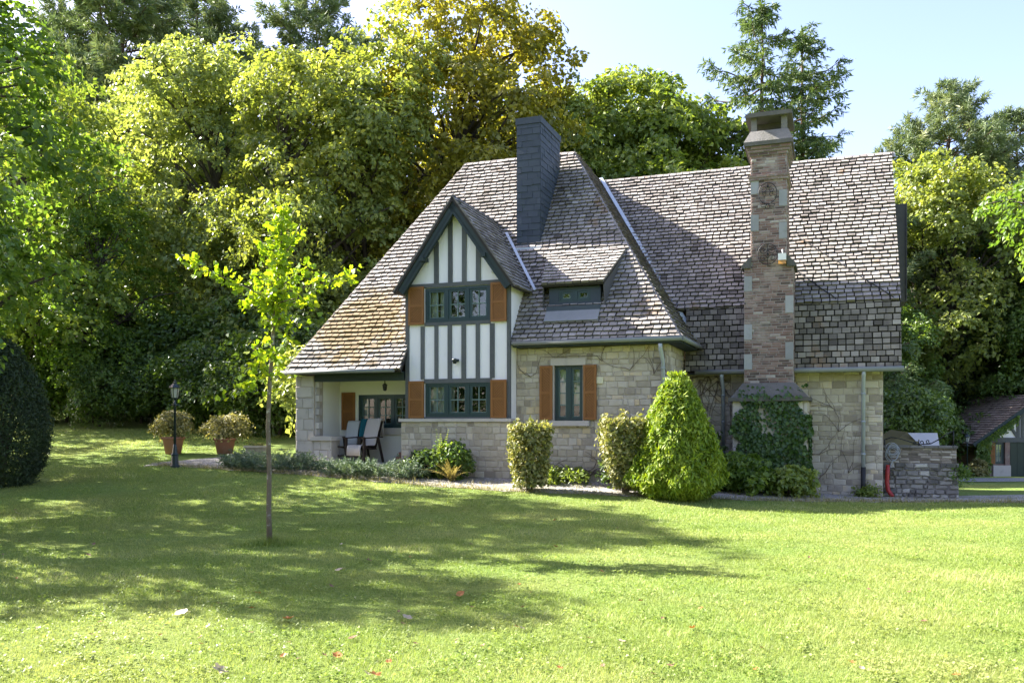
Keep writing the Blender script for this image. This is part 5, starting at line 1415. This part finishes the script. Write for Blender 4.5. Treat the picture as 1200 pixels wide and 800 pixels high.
def towel(name, label, ch_, x0, x1, mat, seat=True, ztop=1.0):
    """cloth hung over the chair back and, with seat, on over the seat edge"""
    prof = [(.50, .62), (.475, .85), (.465, ztop), (.43, ztop + .012), (.395, ztop - .03), (.30, .72), (.21, .44), (.17, .40)]
    if seat: prof += [(.0, .405), (-.22, .41), (-.275, .40), (-.295, .30), (-.30, .16)]
    n = 12; V = []; Fq_ = []
    for j, (y, z) in enumerate(prof):
        for i in range(n + 1):
            u = i / n; w_ = .010 * math.sin(u * 17 + j * .6) + .006 * math.sin(u * 31 + j)
            V.append((x0 + (x1 - x0) * u + .01 * math.sin(j), y - abs(w_) * .8 - .012, z + abs(w_) * .4 + .01))
    for j in range(len(prof) - 1):
        for i in range(n): b = j * (n + 1) + i; Fq_.append((b, b + 1, b + n + 2, b + n + 1))
    o = link(name, mk_mesh(name, V, Fq_, None, True), mat); o.location = ch_.location; o.rotation_euler = ch_.rotation_euler
    md = o.modifiers.new('thickness', 'SOLIDIFY'); md.thickness = .012; md.offset = 1
    tag(o, label, 'towel')
towel('towel', 'pale grey towel over the back of the chair next to the porch parapet', c1, -.25, .06, M['towel_grey'], False, .96)
towel('towel', 'teal blue towel hanging between the two porch chair backs', c1, .09, .25, M['towel_teal'], False, 1.01)
towel('towel', 'beige striped towel draped over the back and seat of the right porch chair', c2, -.20, .24, M['towel_striped'], True, 1.02)

# --- garden wall at the right with the things on it
wl = empty('garden_wall', (HX0, HY0, 0), 'low garden wall, brick above dark rubble stone, right of the house', 'wall', None, -TH)
stone_wall('stone_base', wl, (.01, .40, -.1), (1, 0, 0), FR, 1.50, .82, .38, (), 401, 'dark_stone', (.05, .13), (.07, .30), .045, .014, (.5, .30), mortar='dark_stone', jit=.016)
bm_ = MB(); masonry(bm_, (.01, .41, .72), (1, 0, 0), (0, 0, 1), (0, -1, 0), 1.46, .33, (.060, .066), (.19, .22), .012, .010, (), .004, 402, (.5, .3)); bm_.box(.01, 1.47, .40 + .012, .76, .72, 1.05, .3)
bm_.build('brick_courses', M['old_brick'], wl)
cp = MB()
x_ = .0
while x_ < 1.47: l = R.uniform(.2, .34); cp.box(x_, min(1.49, x_ + l - .01), .37, .80, 1.05, 1.10 + R.uniform(-.006, .006), R.random()); x_ += l
cp.build('coping', M['cap_stone'], wl)
def HL(a, b, z): x, y = LW(a, b); return Vector((x, y, z))
m = MB(); r = random.Random(9)
for k in range(7):
    rx, rz_ = r.uniform(.09, .15), r.uniform(.09, .15); cx, cz = .21 + r.uniform(-.03, .03), 1.02 - .05 * (k % 3) + r.uniform(-.04, .04)
    m.tube([HL(cx + rx * math.cos(t), .33 - .012 * k, cz + rz_ * math.sin(t) * (1 if math.sin(t) > 0 else 1.25)) for t in np.linspace(0, 6.283, 25)[:-1]], .006, 6, .5, closed=True)
m.tube([HL(.22, .30, .80), HL(.15, .30, .62), HL(.12, .3, .45)], .009, 6)
o = m.build('garden_hose', M['hose']); tag(o, 'coil of thin grey hose hanging on the garden wall next to the house corner', 'hose')
m = MB(); m.tube([HL(.11, .26, .68), HL(.10, .25, .5), HL(.09, .24, .3), HL(.11, .22, .14), HL(.17, .19, .04), HL(.21, .17, .0)], [.04, .045, .047, .045, .045, .04], 10)
o = m.build('drain_hose', M['red']); tag(o, 'red flexible hose standing between the house corner and garden wall', 'hose')
m = MB()
m.tube([HL(.75, .55, 1.12), HL(.98, .56, 1.14), HL(1.12, .57, 1.22), HL(1.28, .58, 1.34), HL(1.44, .59, 1.42)], .013, 6)
for (c, z, r0, s_) in ((.80, 1.17, .055, 1), (.93, 1.19, .05, -1), (.66, 1.16, .04, 1)):
    m.tube([HL(c + s_ * r0 * (1 - i / 26) * math.cos(i * .34 + 3.6), .56, z + r0 * (1 - i / 26) * math.sin(i * .34 + 3.6)) for i in range(22)], .011, 6)
m.tube([HL(.05, .55, 1.22), HL(.2, .55, 1.28), HL(.4, .55, 1.24), HL(.75, .55, 1.12)], .012, 6)
for c in (.06, .75, 1.43): m.tube([HL(c, .58, 1.09), HL(c, .58, 1.2 + (.22 if c > 1 else .03))], .012, 6)
o = m.build('iron_railing', M['iron']); tag(o, 'black scrolled wrought iron railing on top of the garden wall', 'railing')
# canvas shelter behind the wall
cs = empty('canvas_shelter', HL(.9, 4.2, 0), 'olive and pale canvas shelter behind the low garden wall', 'shelter')
c0 = Vector(cs.location); gz_ = hz(c0.x, c0.y)
def rel(px, py, Y): return at(px, py, Y) - c0
m = MB(); m.prism([rel(1034, 524, 22), rel(1064, 506, 23), rel(1086, 527, 22)], (.25, 1.6, .05)); m.build('canopy', M['olive'], cs)
m = MB(); m.prism([rel(1064, 507, 22.6), rel(1098, 507, 22.9), rel(1102, 530, 22.5), rel(1086, 530, 22.3)], (.02, .02, .0)); m.build('side_sheet', M['pale_canvas'], cs)
m = MB()
for px, Y in ((1037, 22.3), (1086, 22.45), (1101, 22.7)):
    p = rel(px, 524, Y); m.tube([Vector((p.x, p.y, gz_ - .3)), p], .025, 8)
m.build('frame', M['iron'], cs)

# --- garage
GYD = 45.0
gz0 = hz(px_x(1170, GYD), GYD)
def gp(px, py, Y=GYD): return at(px, py, Y)
ga_ = empty('garage', (px_x(1137, GYD), GYD, gz0), 'half timbered garage with tiled roof and green door beyond the garden wall', 'garage', None, 0)
g0 = Vector(ga_.location); kx = GYD / F
def gx(px): return (px - 1137) * kx
def gzz(py): return EYE + (HZ - py) * kx - gz0
eav = gzz(521); sl = .70; apx = gx(1222); apz = eav + apx * sl; wdt = apx * 2
m = MB(); BR = .25
m.box(gx(1152), gx(1166), 0, .25, -.5, gzz(518), .6); m.box(gx(1177.5), gx(1183), -.04, .25, -.5, gzz(518), .6); m.box(gx(1183), gx(1262), .1, .25, gzz(518), gzz(516))
m.box(gx(1152), gx(1152) + .2, .25, 9, -.5, eav + .35, .5); m.box(wdt - .9, wdt - .7, 0, 9, -.5, eav + .3); m.box(gx(1152), wdt - .7, 8.8, 9, -.5, eav + .3)
m.box(gx(1166), gx(1177.5), .05, .25, gzz(543.5), gzz(545)); m.box(gx(1256), wdt - .7, 0, .25, -.5, eav + .4)
m.build('brick_wall', M['brick'], ga_)
m = MB(); m.box(gx(1163), gx(1183.5), -.10, .02, -.5, gzz(545)); m.build('stone_plinth', M['stone_plain'], ga_)
m = MB(); m.prism([(gx(1150), 0, gzz(514)), (wdt - gx(1150), 0, gzz(514)), (apx, 0, apz - .15), (gx(1150), 0, gzz(514) + .08)], (0, .2, 0)); m.build('plaster_gable', M['plaster'], ga_)
m = MB(); m.box(gx(1150), wdt - gx(1150), -.06, -.0, gzz(518), gzz(512.5))
for px in (1191, 1196, 1222, 1240): m.box(gx(px), gx(px) + .16, -.05, 0, gzz(512.5), apz - abs(gx(px) + .08 - apx) * sl - .2)
m.beam((gx(1184), -.03, gzz(500)), (gx(1192), -.03, gzz(512)), (0, 1, 0), .14, .05)
m.build('timber_frame', M['timber'], ga_)
m = MB()
for k in range(9): m.box(gx(1184) + k * .36, gx(1184) + k * .36 + .345, -.0, .06, -.4, gzz(518.5), R.random())
m.build('door', M['garage_door'], ga_)
window(gx(1166), gx(1177), gzz(543), gzz(518.5), .06, 1, 2, 3, [(.1, .9, .05, .95)], ga_, .3)
shutter(gx(1158.5), gx(1165.7), gzz(543), gzz(518.5), -.01, 1, ga_, 2)
gsl = math.sqrt(1 + sl * sl)
rf = MB(); ru = MB()
for sgn in (-1, 1):
    ex0 = apx + sgn * (apx + .0); up_ = Vector((-sgn, 0, sl)).normalized(); nn = Vector((sgn * sl, 0, 1)).normalized()
    O = Vector((ex0, 0, eav)); Ls = apx * gsl
    poly = [(-.35, 0), (9.2, 0), (9.2, Ls), (-.35, Ls)]
    if sgn < 0: tiles(rf, [poly], O, (0, 1, 0), up_, nn, .26, .22, .04, .02, .03, 81)
    ru.prism([O + Vector((0, 1, 0)) * x + up_ * y - nn * .08 for x, y in poly], nn * .08)
ro = rf.build('roof', M['garage_tile'], ga_); ru.build('roof_underlay', M['garage_tile'], ro)
m = MB()
for sgn in (-1, 1):
    a = Vector((apx + sgn * (apx + .02), -.38, eav - .02)); b = Vector((apx, -.38, apz)); m.beam(a, b, (0, 1, 0), .22, .05, .5)
m.build('bargeboard', M['green_board'], ga_)
m = MB()   # lean-to dormer on the left slope
m.box(gx(1112), gx(1140), 4.6, 4.75, eav - .4, eav + .75, .2); m.prism([(gx(1100), 4.3, eav + .62), (gx(1100), 8.4, eav + .62), (gx(1166), 8.4, eav + 1.62), (gx(1166), 4.3, eav + 1.62)], (0, 0, .12), .4)
m.build('side_roof', M['dark_slate'], ga_)
m = MB(); m.tube([(gx(1108), 4.4, -.4), (gx(1108), 4.4, eav + .68)], .06, 8); m.tube([(gx(1120), 4.4, -.4), (gx(1116), 4.4, eav + .75)], .05, 8); m.build('side_post', M['timber'], ga_)
# ivy and climbing shrub on the garage corner
g = np.random.default_rng(431); n = 1500; P_ = np.zeros((n, 3)); i = 0
while i < n:
    t = g.random()
    if t < .5: u = g.random(); P_[i] = (gx(1140 + 48 * u) , -.45, eav + (gx(1140 + 48 * u)) * sl - .10 - abs(g.normal(0, .17)))
    else: P_[i] = (gx(g.uniform(1142, 1158)), g.uniform(-.35, .1), g.uniform(0, eav))
    i += 1
ll = .16 * g.uniform(.6, 1.3, n); Nn = unit(np.array([0, -1, .2]) + g.normal(0, .4, (n, 3)))
iv = empty('garage_ivy', ga_.location, 'green creeper hanging along the garage gable edge and corner', 'climber')
link('foliage', mk_mesh('foliage', *leaves(P_, Nn, np.array([0, 0, -1.]) + g.normal(0, .5, (n, 3)), ll, ll * .8, .1, np.clip(g.normal(.5, .2, n), 0, 1))), M['leaf_mid'], iv)
p = (px_x(1146, 44.3), 44.3); clump('climbing_shrub', 'pale sunlit shrub at the foot of the garage corner', 'shrub', p[0], p[1], leafy(361, .42, .55, 60, .13, None), M['variegated'])
lamp_post('lamp_post', 'thin dark lamp post in front of the garage corner', px_x(1133.5, 40), 40, 2.1)
p = at(1119, 555, 20.2); clump('wall_fern', 'small dark plant growing at the ruined end of the garden wall', 'plant', HL(1.55, .5, 0).x, HL(1.55, .5, 0).y, leafy(362, .16, .16, 20, .07, None), M['leaf_mid'], None, None, 0, 1, .42)
p = HL(-.32, -.2, 0); clump('weed_tuft', 'bright green weed tuft at the foot of the downpipe', 'plant', p.x, p.y, leafy(363, .22, .13, 26, .07, None), M['leaf_lime'])

# ------------------------------------------------------------------ grass, weeds, pebbles, dead leaves
def blades(name, X, Y, Z, h, w, lean, tone):
    n = len(X); g = np.random.default_rng(len(name) + n); a = g.uniform(0, 2 * np.pi, n); b = a + g.normal(np.pi / 2, .5, n)
    P0 = np.stack([X, Y, Z], 1); d = np.stack([np.cos(a), np.sin(a), np.zeros(n)], 1) * (w / 2)[:, None]
    tip = P0 + np.stack([np.cos(b) * lean * h, np.sin(b) * lean * h, h], 1)
    return np.stack([P0 - d, P0 + d, tip], 1).reshape(-1, 3), np.arange(3 * n).reshape(n, 3), tone

g = np.random.default_rng(500)
NB = 1150000
Yl = np.exp(g.uniform(math.log(4.0), math.log(30), NB)); Xl = g.uniform(-1, 1, NB) * (.62 * Yl + 3.5)
pfx = np.array([p.x for p in PATH_FRONT]); pfy = np.array([p.y for p in PATH_FRONT])
fy = np.interp(Xl, pfx, pfy)
onlawn = (Yl < fy + g.normal(0, .05, NB)) | (Xl < -8.6) | ((Xl < -6.9) & (Yl > fy + 2.6) )
onlawn &= ((Xl + 10.55) ** 2 + (Yl - 18.3) ** 2 > .5)
Xl, Yl = Xl[onlawn], Yl[onlawn]; n = len(Xl)
clumpy = np.sin(Xl * 2.1 + 1) * np.sin(Yl * 2.7) * .5 + np.sin(Xl * 5.3 + Yl * 3.1) * .3 + np.sin(Xl * .6 - Yl * .9) * .5
hgt = (.020 + .016 * g.random(n) + .012 * np.clip(clumpy, -1, 1)) * (1 + (g.random(n) < .012) * 1.2)
wd = .0036 * (Yl / 5) ** .95 * g.uniform(.7, 1.3, n)
V, Fa, tn = blades('grass', Xl, Yl, height(Xl, Yl) - .004, hgt, wd, g.uniform(.2, 1.1, n), np.clip(.48 + .20 * clumpy + .10 * np.sin(Yl * 3.7 + .5 * np.sin(Xl)) + g.normal(0, .19, n), 0, 1))
o = link('grass', mk_mesh('grass', V, Fa, tn), M['grass']); tag(o, kind='stuff')
# clover and broad weeds low in the sward
NC = 1500; yc = np.exp(g.uniform(math.log(4.3), math.log(16), NC)); xc = g.uniform(-.64, .64, NC) * yc
m_ = 22; X_ = np.repeat(xc, m_) + g.normal(0, .07, NC * m_); Y_ = np.repeat(yc, m_) + g.normal(0, .07, NC * m_); ok = Y_ < np.interp(X_, pfx, pfy); X_, Y_ = X_[ok], Y_[ok]; n = len(X_)
Cc = np.stack([X_, Y_, height(X_, Y_) + g.uniform(.018, .045, n)], 1); ll = g.uniform(.016, .034, n)
o = link('clover', mk_mesh('clover', *leaves(Cc, unit(np.array([0, 0, 1.]) + g.normal(0, .35, (n, 3))), g.normal(0, 1, (n, 3)), ll, ll * .8, .1, np.clip(g.normal(.35, .2, n), 0, 1))), M['grass']); tag(o, kind='stuff')
# longer dry grass and weeds along the path edge and on the gravel
NE = 9000
xe = g.uniform(-8.5, 14, NE); ye = np.interp(xe, pfx, pfy) + np.abs(g.normal(0, .16, NE)) - .05
k2 = 5200; xe2 = g.uniform(-7, 14, k2); ye2 = np.interp(xe2, pfx, pfy) + g.uniform(.1, 1.5, k2)
keep = (np.sin(xe2 * 3.3) * np.sin(ye2 * 4.1 + xe2) > .25); xe = np.concatenate([xe, xe2[keep]]); ye = np.concatenate([ye, ye2[keep]]); n = len(xe)
V, Fa, tn = blades('weeds', xe, ye, height(xe, ye), g.uniform(.02, .10, n) * (1 + (g.random(n) < .05)), np.full(n, .012), g.uniform(.2, 1.2, n), g.random(n))
o = link('dry_grass', mk_mesh('dry_grass', V, Fa, tn), M['grass_dry']); tag(o, kind='stuff')
# tuft at the foot of the ginkgo
n = 900; a = g.uniform(0, 6.28, n); r_ = np.abs(g.normal(0, .16, n)); X_ = gb.x + .06 + r_ * np.cos(a) * 1.5; Y_ = gb.y + r_ * np.sin(a)
V, Fa, tn = blades('tuft', X_, Y_, height(X_, Y_), g.uniform(.06, .17, n) * np.exp(-r_ * 2), np.full(n, .010), g.uniform(.2, .9, n), g.uniform(0, .6, n))
o = link('grass_tuft', mk_mesh('grass_tuft', V, Fa, tn), M['grass']); tag(o, 'longer tuft of grass round the foot of the young ginkgo', 'grass tuft')

def dead_leaf(seed, kind):
    """curled lobed leaf"""
    r = random.Random(seed); mb = MB(); n = 15; out = []
    for i in range(n):
        a = 2 * math.pi * i / n; q = 1.0 - (.42 if i % 3 == 0 else 0) * (1 if kind else .3) + r.uniform(-.1, .1)
        x, y = math.cos(a) * q, math.sin(a) * q * .8
        out.append(Vector((x, y, .28 * x * x + .35 * y * y * r.uniform(.4, 1.4) + r.uniform(-.06, .08))))
    for i in range(n): mb.face([(0, 0, 0), out[i], out[(i + 1) % n]], r.uniform(.2, .8), True)
    mb.tube([(0, 0, 0), (-.9, 0, .1), (-1.6, .1, .3)], .03, 4)
    me = bpy.data.meshes.new('fallen_leaf'); me.from_pydata(mb.v, [], mb.f); a = me.attributes.new('tone', 'FLOAT', 'FACE'); a.data.foreach_set('value', np.array(mb.t, np.float32)); me.update(); return me
LM = [dead_leaf(s_, s_ % 2) for s_ in range(6)]
for me in LM: me.materials.append(M['dead_brown'])
spots = {
 'dead_pale': [(213, 723, 20), (258, 790, 24), (477, 728, 16), (728, 756, 14), (397, 671, 12), (244, 738, 9), (117, 733, 8), (705, 787, 10), (45, 740, 7), (400, 640, 6), (339, 757, 7), (612, 740, 8), (1010, 788, 8), (20, 603, 8), (430, 795, 12)],
 'dead_orange': [(337, 729, 20), (395, 773, 16), (440, 796, 18), (539, 700, 13), (605, 738, 8), (821, 717, 8), (811, 740, 12), (656, 788, 9), (886, 789, 10), (332, 773, 9), (1120, 797, 14), (302, 698, 8), (295, 716, 9)],
 'dead_brown': [(432, 659, 12), (414, 752, 13), (380, 772, 10), (388, 690, 7), (258, 711, 8), (103, 653, 8), (294, 745, 9), (651, 643, 8), (612, 715, 8), (893, 764, 9), (786, 785, 11), (487, 759, 9), (690, 661, 6), (1018, 694, 6), (566, 761, 8), (110, 640, 6), (946, 706, 6), (350, 777, 8), (765, 795, 9)]}
words = {'dead_pale': ('pale dry leaf lying curled on the lawn', 'pale dead leaves on the lawn'), 'dead_orange': ('orange brown dead leaf lying on the lawn', 'orange dead leaves on the lawn'), 'dead_brown': ('small dark brown dead leaf on the lawn', 'brown dead leaves on the lawn')}
big = {(337, 729): 'largest bright orange leaf lying on the lawn in front of the young tree', (258, 790): 'big pale curled leaf at the bottom edge of the lawn', (213, 723): 'white looking broad leaf on the lawn left of the bright orange leaf', (477, 728): 'single white leaf on the sunny lawn right of the orange leaf', (728, 756): 'lone pale leaf on the sunny middle of the front lawn', (811, 740): 'upright orange leaf right of the lone pale leaf on the sunny lawn'}
for i in range(44):
    y = math.exp(R.uniform(math.log(5.2), math.log(15))); x = R.uniform(-.6, .58) * y; q = F / y
    spots[R.choice(('dead_brown', 'dead_brown', 'dead_brown', 'dead_orange'))].append((600 + x / y * F, HZ + (EYE - hz(x, y)) * q, R.uniform(.035, .06) * q))
k = 0
for kind in spots:
    for (px, py, s_) in spots[kind]:
        p = ground_at(px, py); me = LM[k % 6]; k += 1
        o = bpy.data.objects.new('fallen_leaf', me); COL.objects.link(o)
        o.location = (p.x, p.y, p.z + .030); q = s_ * .44 / F * p.y; o.scale = (q, q, q); o.rotation_euler = (R.uniform(-.5, .5), R.uniform(-.5, .5), R.uniform(0, 6.28))
        o.material_slots[0].link = 'OBJECT'; o.material_slots[0].material = M[kind]
        if (px, py) in big: tag(o, big[(px, py)], 'leaf')
        else: tag(o, words[kind][0], 'leaf', words[kind][1])
